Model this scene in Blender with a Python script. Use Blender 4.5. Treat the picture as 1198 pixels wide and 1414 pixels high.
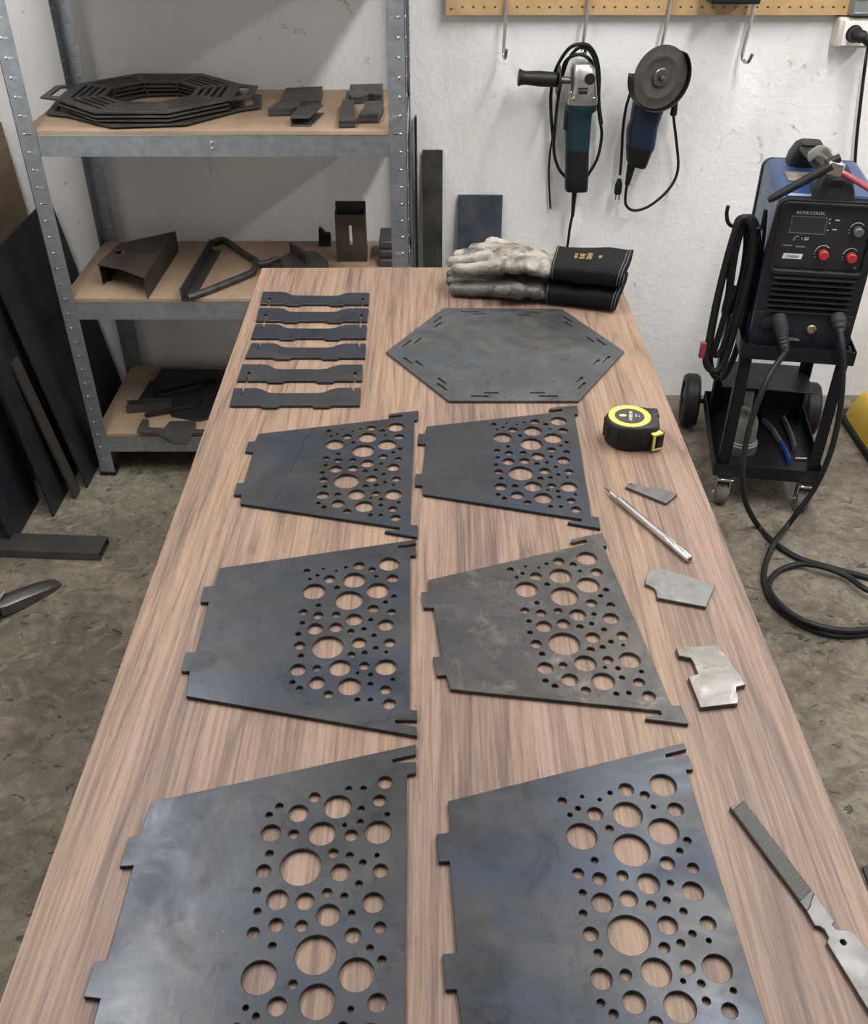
import bpy, bmesh, math, random
import numpy as np
from mathutils import Vector, Matrix

random.seed(7)
for _o in list(bpy.data.objects):
    bpy.data.objects.remove(_o, do_unlink=True)
SC = bpy.context.scene
COL = SC.collection

# ------------------------------------------------------------------ camera
F = 1330.0
PITCH = math.atan2(973.0, F)
HC = 1.42                 # camera height
TZ = 0.758                # top of the walnut table
_cd = bpy.data.cameras.new('camera')
_cd.sensor_fit = 'HORIZONTAL'
_cd.sensor_width = 36.0
_cd.lens = F / 1198.0 * 36.0
_cd.clip_start = 0.02
CAM = bpy.data.objects.new('camera', _cd)
CAM.location = (0, 0, HC)
CAM.rotation_euler = (math.pi / 2 - PITCH, 0, 0)
COL.objects.link(CAM)
SC.camera = CAM

# ------------------------------------------------------------------ world, exposure
SC.view_settings.view_transform = 'Standard'
SC.view_settings.look = 'None'
SC.view_settings.gamma = 1.0
SC.view_settings.use_curve_mapping = False
SC.view_settings.exposure = 0.40
_w = bpy.data.worlds.new('world')
SC.world = _w
_w.use_nodes = True
_w.node_tree.nodes['Background'].inputs[0].default_value = (0.75, 0.8, 0.9, 1)
_w.node_tree.nodes['Background'].inputs[1].default_value = 0.05

CEIL = 2.45
LIGHT_W = 24.0
LIGHT_Y = 1.30
LIGHT_ROWS = [(-0.75, 0.80), (0.75, 1.15), (2.15, 1.0)]      # x of each fluorescent batten, relative power
for _x, _p in LIGHT_ROWS:
    _l = bpy.data.lights.new('tube_light', 'AREA')
    _l.shape = 'RECTANGLE'
    _l.size = 0.14
    _l.size_y = 1.6
    _l.energy = LIGHT_W * _p
    _l.color = (1.0, 0.99, 0.975)
    _lo = bpy.data.objects.new('tube_light', _l)
    _lo.location = (_x, LIGHT_Y, CEIL - 0.125)
    COL.objects.link(_lo)

# ------------------------------------------------------------------ pixel helpers (1198 x 1414 frame)
_S, _C = math.sin(PITCH), math.cos(PITCH)
def ray(px, py):
    u = (px - 599.0) / F; v = (707.0 - py) / F
    return Vector((u, _C + v * _S, -_S + v * _C))
def PZ(px, py, z):
    d = ray(px, py); t = (z - HC) / d.z
    return Vector((d.x * t, d.y * t, z))
def PY(px, py, y):
    d = ray(px, py); t = y / d.y
    return Vector((d.x * t, y, HC + d.z * t))
def crop(ox, oy, s):
    return lambda x, y: (ox + x / s, oy + y / s)

# ------------------------------------------------------------------ object helpers
def tag(o, label, cat=None, group=None, kind=None):
    if label: o['label'] = label
    if cat: o['category'] = cat
    if group: o['group'] = group
    if kind: o['kind'] = kind
    return o

def thing(name, label, cat, loc=(0, 0, 0), group=None):
    e = bpy.data.objects.new(name, None)
    e.location = loc
    e.empty_display_size = 0.05
    COL.objects.link(e)
    return tag(e, label, cat, group)

def pmat(p):
    return Matrix.LocRotScale(p.location, p.rotation_euler, p.scale) if p.parent is None else pmat(p.parent) @ p.matrix_parent_inverse @ Matrix.LocRotScale(p.location, p.rotation_euler, p.scale)

def link(name, me, mat, parent=None, smooth=True, angle=35, bevel=0, label=None):
    """mesh in world coordinates -> object whose origin sits at the middle of its base"""
    n = len(me.vertices)
    co = np.empty(n * 3); me.vertices.foreach_get('co', co); co = co.reshape(-1, 3)
    lo, hi = co.min(0), co.max(0)
    org = Vector(((lo[0] + hi[0]) / 2, (lo[1] + hi[1]) / 2, lo[2]))
    me.vertices.foreach_set('co', (co - np.array(org)).ravel())
    me.polygons.foreach_set('use_smooth', [False] * len(me.polygons))
    if smooth:
        me.polygons.foreach_set('use_smooth', [True] * len(me.polygons))
        me.set_sharp_from_angle(angle=math.radians(angle))
    me.update()
    if mat is not None and len(me.materials) == 0:
        me.materials.append(mat)
    o = bpy.data.objects.new(name, me)
    o.location = org
    COL.objects.link(o)
    if parent is not None:
        o.parent = parent
        o.matrix_parent_inverse = pmat(parent).inverted()
    if bevel:
        b = o.modifiers.new('bevel', 'BEVEL'); b.width = bevel; b.segments = 2
        b.limit_method = 'ANGLE'; b.angle_limit = math.radians(40)
    if label: o['label'] = label
    return o

def obj(name, bm, mat, parent=None, xf=None, **k):
    if xf is not None:
        bmesh.ops.transform(bm, matrix=xf, verts=bm.verts)
    bmesh.ops.recalc_face_normals(bm, faces=bm.faces)
    me = bpy.data.meshes.new(name); bm.to_mesh(me); bm.free()
    return link(name, me, mat, parent, **k)

def B(): return bmesh.new()

def box(bm, lo, hi, xf=None):
    r = bmesh.ops.create_cube(bm, size=1.0)
    m = Matrix.Translation([(a + b) / 2 for a, b in zip(lo, hi)]) @ Matrix.Diagonal([abs(b - a) for a, b in zip(lo, hi)] + [1])
    if xf is not None: m = xf @ m
    bmesh.ops.transform(bm, matrix=m, verts=r['verts'])
    return bm

def frame(p0, p1, up=(0, 0, 1)):
    z = (Vector(p1) - Vector(p0)).normalized(); u = Vector(up)
    if abs(z.dot(u)) > 0.98: u = Vector((0, 1, 0))
    x = u.cross(z).normalized(); y = z.cross(x)
    m = Matrix((x, y, z)).transposed().to_4x4(); m.translation = Vector(p0)
    return m

def cyl(bm, p0, p1, r0, r1=None, seg=20, cap=True):
    return lathe(bm, [(r0, 0), (r0 if r1 is None else r1, (Vector(p1) - Vector(p0)).length)], frame(p0, p1), seg, cap)

def lathe(bm, prof, xf=None, seg=24, cap=True, flat=1.0):
    """profile of (radius, height) turned round local z"""
    rings = []
    for r, h in prof:
        ring = []
        for i in range(seg):
            a = 2 * math.pi * i / seg
            v = Vector((r * math.cos(a), r * math.sin(a) * flat, h))
            ring.append(bm.verts.new(xf @ v if xf is not None else v))
        rings.append(ring)
    for a, b in zip(rings, rings[1:]):
        for i in range(seg):
            bm.faces.new((a[i], a[(i + 1) % seg], b[(i + 1) % seg], b[i]))
    if cap:
        bm.faces.new(rings[0][::-1]); bm.faces.new(rings[-1])
    return bm

def spline(pts, sub=8, closed=False):
    P = [Vector(p) for p in pts]; n = len(P); out = []
    rng = range(n if closed else n - 1)
    for i in rng:
        if closed: a, b, c, d = P[(i - 1) % n], P[i], P[(i + 1) % n], P[(i + 2) % n]
        else: a, b, c, d = P[max(i - 1, 0)], P[i], P[i + 1], P[min(i + 2, n - 1)]
        for k in range(sub):
            t = k / sub
            out.append(0.5 * ((2 * b) + (c - a) * t + (2 * a - 5 * b + 4 * c - d) * t * t + (3 * b - a - 3 * c + d) * t ** 3))
    if not closed: out.append(P[-1].copy())
    return out

def sweep(bm, path, r, seg=10, closed=False, flat=1.0, cap=True):
    """round section carried along a path with a rotation-minimising frame; r may be a list"""
    P = [Vector(p) for p in path]; n = len(P)
    R = list(r) if isinstance(r, (list, tuple)) else [r] * n
    T = []
    for i in range(n):
        a = P[(i - 1) % n] if (closed or i) else P[0]
        b = P[(i + 1) % n] if (closed or i < n - 1) else P[-1]
        T.append((b - a).normalized())
    u = Vector((0, 0, 1)) if abs(T[0].z) < 0.9 else Vector((1, 0, 0))
    u = (u - T[0] * u.dot(T[0])).normalized()
    rings = []
    for i in range(n):
        u = (u - T[i] * u.dot(T[i]))
        u = u.normalized() if u.length > 1e-6 else T[i].orthogonal().normalized()
        w = T[i].cross(u)
        rings.append([bm.verts.new(P[i] + (u * math.cos(2 * math.pi * k / seg) + w * math.sin(2 * math.pi * k / seg) * flat) * R[i]) for k in range(seg)])
    prs = list(zip(rings, rings[1:])) + ([(rings[-1], rings[0])] if closed else [])
    for a, b in prs:
        for k in range(seg):
            bm.faces.new((a[k], a[(k + 1) % seg], b[(k + 1) % seg], b[k]))
    if cap and not closed:
        bm.faces.new(rings[0][::-1]); bm.faces.new(rings[-1])
    return bm

def cable(name, pts, r, mat, parent=None, sub=8, seg=10, closed=False, **k):
    return obj(name, sweep(B(), spline(pts, sub, closed), r, seg, closed), mat, parent, **k)

def plate_mesh(outer, holes, th, bev=0.0004):
    """flat cut sheet: outline and holes in xy, bottom at z=0, with a tiny edge bevel"""
    cu = bpy.data.curves.new('t', 'CURVE'); cu.dimensions = '2D'; cu.fill_mode = 'BOTH'
    for loop in [outer] + list(holes):
        s = cu.splines.new('POLY'); s.points.add(len(loop) - 1); s.use_cyclic_u = True
        for p, q in zip(s.points, loop): p.co = (q[0], q[1], 0, 1)
    cu.extrude = th / 2 - bev; cu.bevel_depth = bev; cu.bevel_resolution = 0; cu.offset = -bev
    o = bpy.data.objects.new('t', cu); COL.objects.link(o)
    dg = bpy.context.evaluated_depsgraph_get()
    me = bpy.data.meshes.new_from_object(o.evaluated_get(dg))
    bpy.data.objects.remove(o); bpy.data.curves.remove(cu)
    bm = B(); bm.from_mesh(me); bpy.data.meshes.remove(me)
    bmesh.ops.remove_doubles(bm, verts=bm.verts, dist=1e-6)
    bmesh.ops.translate(bm, vec=(0, 0, th / 2), verts=bm.verts)
    return bm

def plate(name, outer, holes, th, z, mat, parent=None, xf=None, bev=0.0004, **k):
    bm = plate_mesh(outer, holes, th, bev)
    me = bpy.data.meshes.new(name)
    bmesh.ops.translate(bm, vec=(0, 0, z), verts=bm.verts)
    if xf is not None: bmesh.ops.transform(bm, matrix=xf, verts=bm.verts)
    for m_ in list(bm.faces): m_.material_index = 0
    bm.to_mesh(me); bm.free()
    me.materials.clear()
    return link(name, me, mat, parent, **k)

def circ(cx, cy, r, n=28, ry=None):
    return [(cx + r * math.cos(2 * math.pi * i / n), cy + (ry or r) * math.sin(2 * math.pi * i / n)) for i in range(n)]

def text_obj(name, body, size, xf, mat, parent=None, th=0.0003, align='CENTER', sx=1.0, shear=0.0):
    cu = bpy.data.curves.new('t', 'FONT'); cu.body = body; cu.size = size; cu.extrude = th; cu.align_x = align; cu.align_y = 'CENTER'; cu.shear = shear
    o = bpy.data.objects.new('t', cu); COL.objects.link(o)
    me = bpy.data.meshes.new_from_object(o.evaluated_get(bpy.context.evaluated_depsgraph_get()))
    bpy.data.objects.remove(o); bpy.data.curves.remove(cu)
    me.transform(xf @ Matrix.Diagonal((sx, 1, 1, 1)))
    me.materials.clear()
    return link(name, me, mat, parent, smooth=False)

def copy_tree(o, parent=None):
    c = o.copy(); COL.objects.link(c)
    if parent is not None: c.parent = parent
    for ch in [q for q in bpy.data.objects if q.parent is o]: copy_tree(ch, c)
    return c

# ------------------------------------------------------------------ materials
MATS = {}
def nt(name):
    m = bpy.data.materials.new(name); m.use_nodes = True
    t = m.node_tree; b = t.nodes['Principled BSDF']
    return m, t, b
def N(t, typ, **k):
    n = t.nodes.new(typ)
    for a, v in k.items(): setattr(n, a, v)
    return n
def ramp(t, fac, stops):
    r = N(t, 'ShaderNodeValToRGB'); t.links.new(fac, r.inputs[0])
    e = r.color_ramp.elements
    while len(e) < len(stops): e.new(0.5)
    for el, (p, c) in zip(e, stops):
        el.position = p; el.color = (*c, 1) if len(c) == 3 else c
    return r.outputs[0]
def coords(t, scale=(1, 1, 1), rnd=True, src='Object'):
    tc = N(t, 'ShaderNodeTexCoord'); mp = N(t, 'ShaderNodeMapping')
    t.links.new(tc.outputs[src], mp.inputs[0]); mp.inputs['Scale'].default_value = scale
    if rnd:
        oi = N(t, 'ShaderNodeObjectInfo'); ml = N(t, 'ShaderNodeVectorMath', operation='SCALE')
        cb = N(t, 'ShaderNodeCombineXYZ')
        for i in range(3): t.links.new(oi.outputs['Random'], cb.inputs[i])
        t.links.new(cb.outputs[0], ml.inputs[0]); ml.inputs['Scale'].default_value = 37.0
        t.links.new(ml.outputs[0], mp.inputs['Location'])
    return mp.outputs[0]
def noise(t, vec, scale, detail=4, rough=0.55, dist=0.0):
    n = N(t, 'ShaderNodeTexNoise'); t.links.new(vec, n.inputs['Vector'])
    n.inputs['Scale'].default_value = scale; n.inputs['Detail'].default_value = detail
    n.inputs['Roughness'].default_value = rough; n.inputs['Distortion'].default_value = dist
    return n.outputs[0]
def mixc(t, fac, a, b, blend='MIX'):
    m = N(t, 'ShaderNodeMix', data_type='RGBA', blend_type=blend)
    for sock, v in ((m.inputs[0], fac), (m.inputs[6], a), (m.inputs[7], b)):
        if hasattr(v, 'is_linked') or hasattr(v, 'links'): t.links.new(v, sock)
        elif isinstance(v, (int, float)): sock.default_value = v
        else: sock.default_value = (*v, 1)
    return m.outputs[2]
def math_(t, op, a, b=None, c=None):
    m = N(t, 'ShaderNodeMath', operation=op)
    for i, v in enumerate((a, b, c)):
        if v is None: continue
        if isinstance(v, (int, float)): m.inputs[i].default_value = v
        else: t.links.new(v, m.inputs[i])
    return m.outputs[0]
def bump(t, b, h, strength=0.2, dist=0.002):
    n = N(t, 'ShaderNodeBump'); t.links.new(h, n.inputs['Height'])
    n.inputs['Strength'].default_value = strength; n.inputs['Distance'].default_value = dist
    t.links.new(n.outputs[0], b.inputs['Normal'])

def M(name, base, rough=0.5, metal=0.0, second=None, vs=20.0, bp=0.0, bs=200.0, rv=0.0, spec=None, stretch=(1, 1, 1), emit=None, lo=0.35, hi=0.65):
    if name in MATS: return MATS[name]
    m, t, b = nt(name)
    b.inputs['Base Color'].default_value = (*base, 1); b.inputs['Roughness'].default_value = rough; b.inputs['Metallic'].default_value = metal
    if spec is not None: b.inputs['Specular IOR Level'].default_value = spec
    if second or bp or rv:
        v = coords(t, stretch)
        if second:
            t.links.new(ramp(t, noise(t, v, vs, 6, 0.6), [(lo, base), (hi, second)]), b.inputs['Base Color'])
        if rv:
            r = ramp(t, noise(t, v, vs * 0.7, 5, 0.6), [(0.3, (max(0, rough - rv),) * 3), (0.7, (min(1, rough + rv),) * 3)])
            t.links.new(r, b.inputs['Roughness'])
        if bp: bump(t, b, noise(t, v, bs, 3), bp)
    if emit:
        b.inputs['Emission Color'].default_value = (*base, 1); b.inputs['Emission Strength'].default_value = emit
    MATS[name] = m
    return m

def steel(name, dark, light, tint, rough=0.38, metal=0.45, brown=0.25, worn=0.0):
    m, t, b = nt(name)
    v = coords(t)
    big = noise(t, v, 9.0, 7, 0.62, 0.9)
    c = ramp(t, big, [(0.32, dark), (0.68, light)])
    # bluish rolling bands in both directions of the sheet
    for st, am in (((1.5, 13.0, 3.0), 0.7), ((11.0, 1.2, 3.0), 0.5)):
        band = ramp(t, noise(t, coords(t, st), 1.0, 3, 0.5, 0.3), [(0.50, (0, 0, 0)), (0.66, (1, 1, 1))])
        c = mixc(t, math_(t, 'MULTIPLY', band, am), c, tint)
    br = ramp(t, noise(t, v, 11.0, 8, 0.68, 1.0), [(0.50, (0, 0, 0)), (0.70, (1, 1, 1))])
    c = mixc(t, math_(t, 'MULTIPLY', br, brown + 0.15), c, tuple(1.25 * q for q in (light[0] * 1.12, light[1], light[2] * 0.86)))
    blot = ramp(t, noise(t, v, 34.0, 9, 0.7, 2.0), [(0.55, (0, 0, 0)), (0.62, (1, 1, 1))])
    c = mixc(t, math_(t, 'MULTIPLY', blot, 0.45), c, tuple(0.8 * q for q in dark))
    fl = ramp(t, noise(t, v, 420.0, 2, 0.5), [(0.74, (0, 0, 0)), (0.80, (1, 1, 1))])
    c = mixc(t, math_(t, 'MULTIPLY', fl, 0.30), c, (0.35, 0.34, 0.33))
    if worn:
        wn = ramp(t, noise(t, v, 26.0, 9, 0.7, 0.5), [(0.54, (0, 0, 0)), (0.68, (1, 1, 1))])
        c = mixc(t, math_(t, 'MULTIPLY', wn, worn), c, (0.42, 0.38, 0.33))
    t.links.new(c, b.inputs['Base Color'])
    b.inputs['Metallic'].default_value = metal
    b.inputs['Specular IOR Level'].default_value = 0.32
    r = ramp(t, noise(t, v, 14.0, 8, 0.65, 0.8), [(0.3, (rough - 0.12,) * 3), (0.7, (rough + 0.16,) * 3)])
    t.links.new(r, b.inputs['Roughness'])
    bump(t, b, noise(t, v, 300.0, 3), 0.06, 0.001)
    MATS[name] = m
    return m

def walnut():
    m, t, b = nt('walnut')
    field = noise(t, coords(t, (8.0, 0.48, 1.0)), 1.0, 2.0, 0.45, 0.4)
    pp = math_(t, 'PINGPONG', math_(t, 'MULTIPLY', field, 26.0), 1.0)
    lines = ramp(t, pp, [(0.0, (1, 1, 1)), (0.16, (0.3, 0.3, 0.3)), (0.5, (0, 0, 0))])      # thin dark growth lines
    fibre = noise(t, coords(t, (380.0, 9.0, 1.0)), 1.0, 5, 0.7, 0.2)
    mid = noise(t, coords(t, (120.0, 2.6, 1.0)), 1.0, 5, 0.62, 0.4)
    wide = noise(t, coords(t, (22.0, 0.8, 1.0)), 1.0, 3, 0.5, 0.4)
    g = math_(t, 'ADD', math_(t, 'MULTIPLY', fibre, 0.46), math_(t, 'ADD', math_(t, 'MULTIPLY', mid, 0.32), math_(t, 'MULTIPLY', wide, 0.22)))
    g2 = math_(t, 'SUBTRACT', g, math_(t, 'MULTIPLY', lines, 0.085))
    c = ramp(t, g2, [(0.33, (0.076, 0.053, 0.043)), (0.43, (0.134, 0.094, 0.073)), (0.50, (0.192, 0.135, 0.103)), (0.59, (0.260, 0.185, 0.138))])
    tone = ramp(t, noise(t, coords(t, (9.0, 1.1, 1.0)), 1.0, 3, 0.5, 0.5), [(0.40, (1.0, 0.94, 0.95)), (0.65, (1.06, 1.0, 0.90))])
    c = mixc(t, 1.0, c, tone, 'MULTIPLY')
    pore = ramp(t, noise(t, coords(t, (700.0, 42.0, 1.0)), 1.0, 2, 0.5), [(0.64, (0, 0, 0)), (0.72, (1, 1, 1))])
    c = mixc(t, math_(t, 'MULTIPLY', pore, 0.50), c, (0.070, 0.045, 0.037))
    sap = ramp(t, noise(t, coords(t, (26.0, 0.45, 1.0)), 1.0, 2), [(0.64, (0, 0, 0)), (0.72, (1, 1, 1))])
    c = mixc(t, math_(t, 'MULTIPLY', sap, 0.35), c, (0.31, 0.215, 0.148))
    t.links.new(c, b.inputs['Base Color'])
    b.inputs['Roughness'].default_value = 0.50
    b.inputs['Specular IOR Level'].default_value = 0.35
    bump(t, b, math_(t, 'SUBTRACT', g, math_(t, 'MULTIPLY', pore, 0.15)), 0.16, 0.001)
    MATS['walnut'] = m
    return m

def plaster():
    m, t, b = nt('white_plaster')
    v = coords(t, (1, 1, 1), rnd=False)
    c = ramp(t, noise(t, v, 1.8, 6, 0.62), [(0.3, (0.735, 0.73, 0.725)), (0.7, (0.845, 0.845, 0.845))])
    sp = ramp(t, noise(t, v, 15.0, 8, 0.74, 0.8), [(0.625, (0, 0, 0)), (0.69, (1, 1, 1))])
    msk = ramp(t, noise(t, v, 2.6, 3, 0.5), [(0.42, (0, 0, 0)), (0.54, (1, 1, 1))])
    c = mixc(t, math_(t, 'MULTIPLY', math_(t, 'MULTIPLY', sp, msk), 0.62), c, (0.15, 0.125, 0.11))
    st = ramp(t, noise(t, coords(t, (1.0, 1.0, 0.28), rnd=False), 6.0, 5, 0.6), [(0.56, (0, 0, 0)), (0.80, (1, 1, 1))])
    c = mixc(t, math_(t, 'MULTIPLY', st, 0.35), c, (0.46, 0.43, 0.385))
    t.links.new(c, b.inputs['Base Color'])
    b.inputs['Roughness'].default_value = 0.8
    b.inputs['Specular IOR Level'].default_value = 0.25
    h = math_(t, 'ADD', noise(t, v, 70.0, 6, 0.62, 0.3), math_(t, 'MULTIPLY', noise(t, v, 16.0, 4), 0.8))
    bump(t, b, h, 0.38, 0.005)
    MATS['plaster'] = m
    return m

def concrete():
    m, t, b = nt('rough_concrete')
    v = coords(t, rnd=False)
    c = ramp(t, noise(t, v, 4.0, 8, 0.66, 0.5), [(0.30, (0.120, 0.100, 0.073)), (0.5, (0.205, 0.175, 0.130)), (0.70, (0.310, 0.270, 0.207))])
    mot = ramp(t, noise(t, v, 14.0, 8, 0.7, 1.8), [(0.44, (0, 0, 0)), (0.60, (1, 1, 1))])
    c = mixc(t, math_(t, 'MULTIPLY', mot, 0.65), c, (0.098, 0.082, 0.062))
    hi = ramp(t, noise(t, v, 17.0, 7, 0.68, 2.5), [(0.53, (0, 0, 0)), (0.66, (1, 1, 1))])
    c = mixc(t, math_(t, 'MULTIPLY', hi, 0.40), c, (0.36, 0.325, 0.265))
    pit = ramp(t, noise(t, coords(t, (1, 1.6, 1), rnd=False), 30.0, 5, 0.6, 1.2), [(0.63, (0, 0, 0)), (0.68, (1, 1, 1))])
    c = mixc(t, math_(t, 'MULTIPLY', pit, 0.75), c, (0.045, 0.037, 0.030))
    t.links.new(c, b.inputs['Base Color'])
    b.inputs['Roughness'].default_value = 0.65
    h = math_(t, 'SUBTRACT', noise(t, v, 20.0, 8, 0.68, 2.0), math_(t, 'MULTIPLY', pit, 0.4))
    bump(t, b, h, 0.9, 0.016)
    MATS['concrete'] = m
    return m

WALNUT = walnut(); PLASTER = plaster(); CONCRETE = concrete()
STEEL = steel('mill_scale_steel', (0.026, 0.028, 0.031), (0.050, 0.052, 0.055), (0.029, 0.039, 0.062), 0.36)
STEEL_HEX = steel('scaled_hexagon_steel', (0.042, 0.043, 0.044), (0.105, 0.110, 0.114), (0.060, 0.074, 0.092), 0.36)
STEEL_WORN = steel('worn_mill_steel', (0.036, 0.035, 0.036), (0.078, 0.074, 0.069), (0.050, 0.050, 0.055), 0.42, brown=0.45, worn=0.18)
STEEL_DARK = steel('dark_sheet_steel', (0.020, 0.021, 0.024), (0.040, 0.041, 0.045), (0.030, 0.033, 0.045), 0.45, 0.6)
STEEL_BARE = steel('bare_steel_offcut', (0.105, 0.105, 0.103), (0.20, 0.198, 0.19), (0.15, 0.155, 0.165), 0.36, 0.95, worn=0.15)
STEEL_GREY = steel('grey_cut_steel', (0.060, 0.058, 0.055), (0.105, 0.102, 0.097), (0.075, 0.077, 0.084), 0.48, 0.6)
GALV = M('galvanised_steel', (0.31, 0.345, 0.385), 0.40, 0.85, second=(0.40, 0.435, 0.475), vs=60, rv=0.08)
CHROME = M('polished_steel', (0.72, 0.71, 0.69), 0.16, 1.0)
BLACKP = M('black_plastic', (0.011, 0.011, 0.012), 0.45, 0.0, bp=0.08, bs=500, spec=.3)
RUBBER = M('black_rubber', (0.010, 0.010, 0.011), 0.5, spec=.3)
BLACKM = M('black_painted_steel', (0.009, 0.009, 0.012), 0.42, 0.0, rv=0.1, spec=.3)
WHITEP = M('white_plastic', (0.72, 0.70, 0.65), 0.4)
# ================================================================== the room
WY = 2.532                      # back wall
XL, XR, YF = -1.12, 3.1, -1.7   # left wall, right wall, wall behind the camera
def slab(name, lo, hi, mat):
    o = obj(name, box(B(), lo, hi), mat, smooth=False); o['kind'] = 'structure'; return o
slab('floor', (XL - .1, YF - .1, -0.1), (XR + .1, WY + .1, 0.0), CONCRETE)
slab('wall_back', (XL - .1, WY, 0.0), (XR + .1, WY + .1, CEIL), PLASTER)
slab('wall_left', (XL - .1, YF, 0.0), (XL, WY, CEIL), PLASTER)
slab('wall_right', (XR, YF, 0.0), (XR + .1, WY, CEIL), PLASTER)
slab('wall_front', (XL - .1, YF - .1, 0.0), (XR + .1, YF, CEIL), PLASTER)
slab('ceiling', (XL - .1, YF - .1, CEIL), (XR + .1, WY + .1, CEIL + .1), M('ceiling_paint', (0.64, 0.63, 0.62), 0.85))
TUBE = M('lit_tube', (1.0, 0.97, 0.92), 0.4, emit=6.0)
for i, (x, p) in enumerate(LIGHT_ROWS):
    t = thing('ceiling_lamp', ['white twin-tube ceiling lamp above the shelf side', 'white twin-tube ceiling lamp above the walnut table', 'white twin-tube ceiling lamp beyond the welding cart'][i], 'lamp', (x, LIGHT_Y, CEIL - 0.09))
    b = B(); box(b, (x - .07, LIGHT_Y - .85, CEIL - .06), (x + .07, LIGHT_Y + .85, CEIL)); obj('housing', b, WHITEP, t, bevel=0.006)
    for s in (-.04, .04):
        b = B(); cyl(b, (x + s, LIGHT_Y - .80, CEIL - .078), (x + s, LIGHT_Y + .80, CEIL - .078), 0.013, seg=12); obj('tube', b, TUBE, t)

# ================================================================== the walnut table
TP = [PZ(362, 370, TZ), PZ(847, 370, TZ), PZ(0, 1390, TZ), PZ(1196, 1232, TZ)]
tdir = ((TP[0] - TP[2]).normalized() + (TP[1] - TP[3]).normalized()); tdir.z = 0; tdir.normalize()
tnor = Vector((tdir.y, -tdir.x, 0))
BX = Matrix((tnor, tdir, Vector((0, 0, 1)))).transposed().to_4x4(); BX.translation = Vector((TP[0].x, TP[0].y, 0))
TW = (TP[1] - TP[0]).dot(tnor)
TL = 1.72
tab = thing('workbench', 'long walnut table with cut steel plates laid out on it', 'table', tuple((BX @ Vector((TW / 2, -TL / 2, 0)))))
seam = [0.0, 0.105, (PZ(531, 372, TZ) - TP[0]).dot(tnor), 0.435, TW]
for a, c in zip(seam, seam[1:]):
    b = B(); box(b, (a, -TL, TZ - .034), (c, 0, TZ))
    o = obj('plank', b, WALNUT, tab, xf=BX, smooth=False)
for sx in (0.05, TW - 0.11):
    for sy in (-TL + .06, -0.12):
        b = B(); box(b, (sx, sy, 0), (sx + .06, sy + .06, TZ - .094)); obj('leg', b, BLACKM, tab, xf=BX, bevel=.003)
for sx in (0.05, TW - 0.09):
    b = B(); box(b, (sx, -TL + .06, TZ - .094), (sx + .04, -.06, TZ - .0345)); obj('rail', b, BLACKM, tab, xf=BX, bevel=.003)

# ================================================================== perforated panels
PT = 0.004
ZP = TZ + PT
c2l = crop(240, 730, 1198 / 360.); c2r = crop(570, 720, 1198 / 390.)
c1l = crop(310, 560, 1198 / 280.); c1r = crop(560, 550, 1198 / 280.)
c3l = crop(110, 1020, 1198 / 480.); c3r = crop(590, 1010, 1198 / 480.)
def tz(c, x, y, z=ZP):
    v = PZ(*c(x, y), z); return (v.x, v.y)
HOLES = [(611,194,32),(686,184,14),(659,215,20),(624,231,18),(745,194,14),(789,177,18),(850,170,54),(910,187,34),(987,162,94),
 (714,231,56),(828,236,104),(928,219,18),(1004,228,56),(749,271,28),(644,288,106),(804,329,128),(937,284,106),(1011,311,28),
 (972,337,24),(664,352,26),(594,383,40),(662,399,48),(745,394,40),(827,417,78),(915,367,52),(904,418,24),(1000,382,40),
 (590,433,26),(648,460,74),(743,453,62),(813,472,34),(873,461,26),(973,442,74),(571,485,28),(919,491,26),(577,537,52),
 (706,544,146),(850,524,68),(991,524,54),(583,585,30),(815,579,38),(876,570,28),(926,548,26),(975,567,18),(569,648,74),
 (656,641,40),(762,639,102),(874,630,50),(974,636,100),(844,663,18),(903,671,26),(544,706,28),(657,708,78),(902,714,28),
 (1005,692,22),(576,734,32),(709,761,46),(807,725,108),(971,740,54),(842,786,28),(902,786,26),(989,805,62)]
CAN = []
for x, y, w in HOLES:
    c = tz(c2l, x, y); e = tz(c2l, x + w / 2, y); CAN.append((c[0], c[1], math.hypot(e[0] - c[0], e[1] - c[1])))
OUT_B = [tz(c2l, *p) for p in [(209,181),(1110,50),(1112,68),(1030,80),(1028,88),(1112,84),(1112,124),(1086,124),(1080,830),(1117,835),(1117,880),(1016,880),(1016,893),(1117,910),
   (1117,953),(57,770),(72,656),(35,656),(55,568),(104,568),(160,338),(122,338),(138,267),(190,262)]]
OUT_A = [tz(c2r, *p) for p in [(65,248),(722,98),(738,88),(738,80),(728,77),(676,90),(668,86),(670,76),(803,47),(823,98),(821,106),(806,103),(1095,780),(1135,782),(1168,860),(985,838),(988,826),(1050,824),(1056,815),(1048,803),
   (160,712),(140,652),(102,655),(85,575),(122,570),(88,367),(45,367),(35,300),(68,297)]]
K = {9:8, 15:14, 16:15, 37:36, 49:48, 58:57, 62:61, 11:10, 45:44, 47:46, 38:37, 29:28, 24:23, 17:16}
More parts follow.
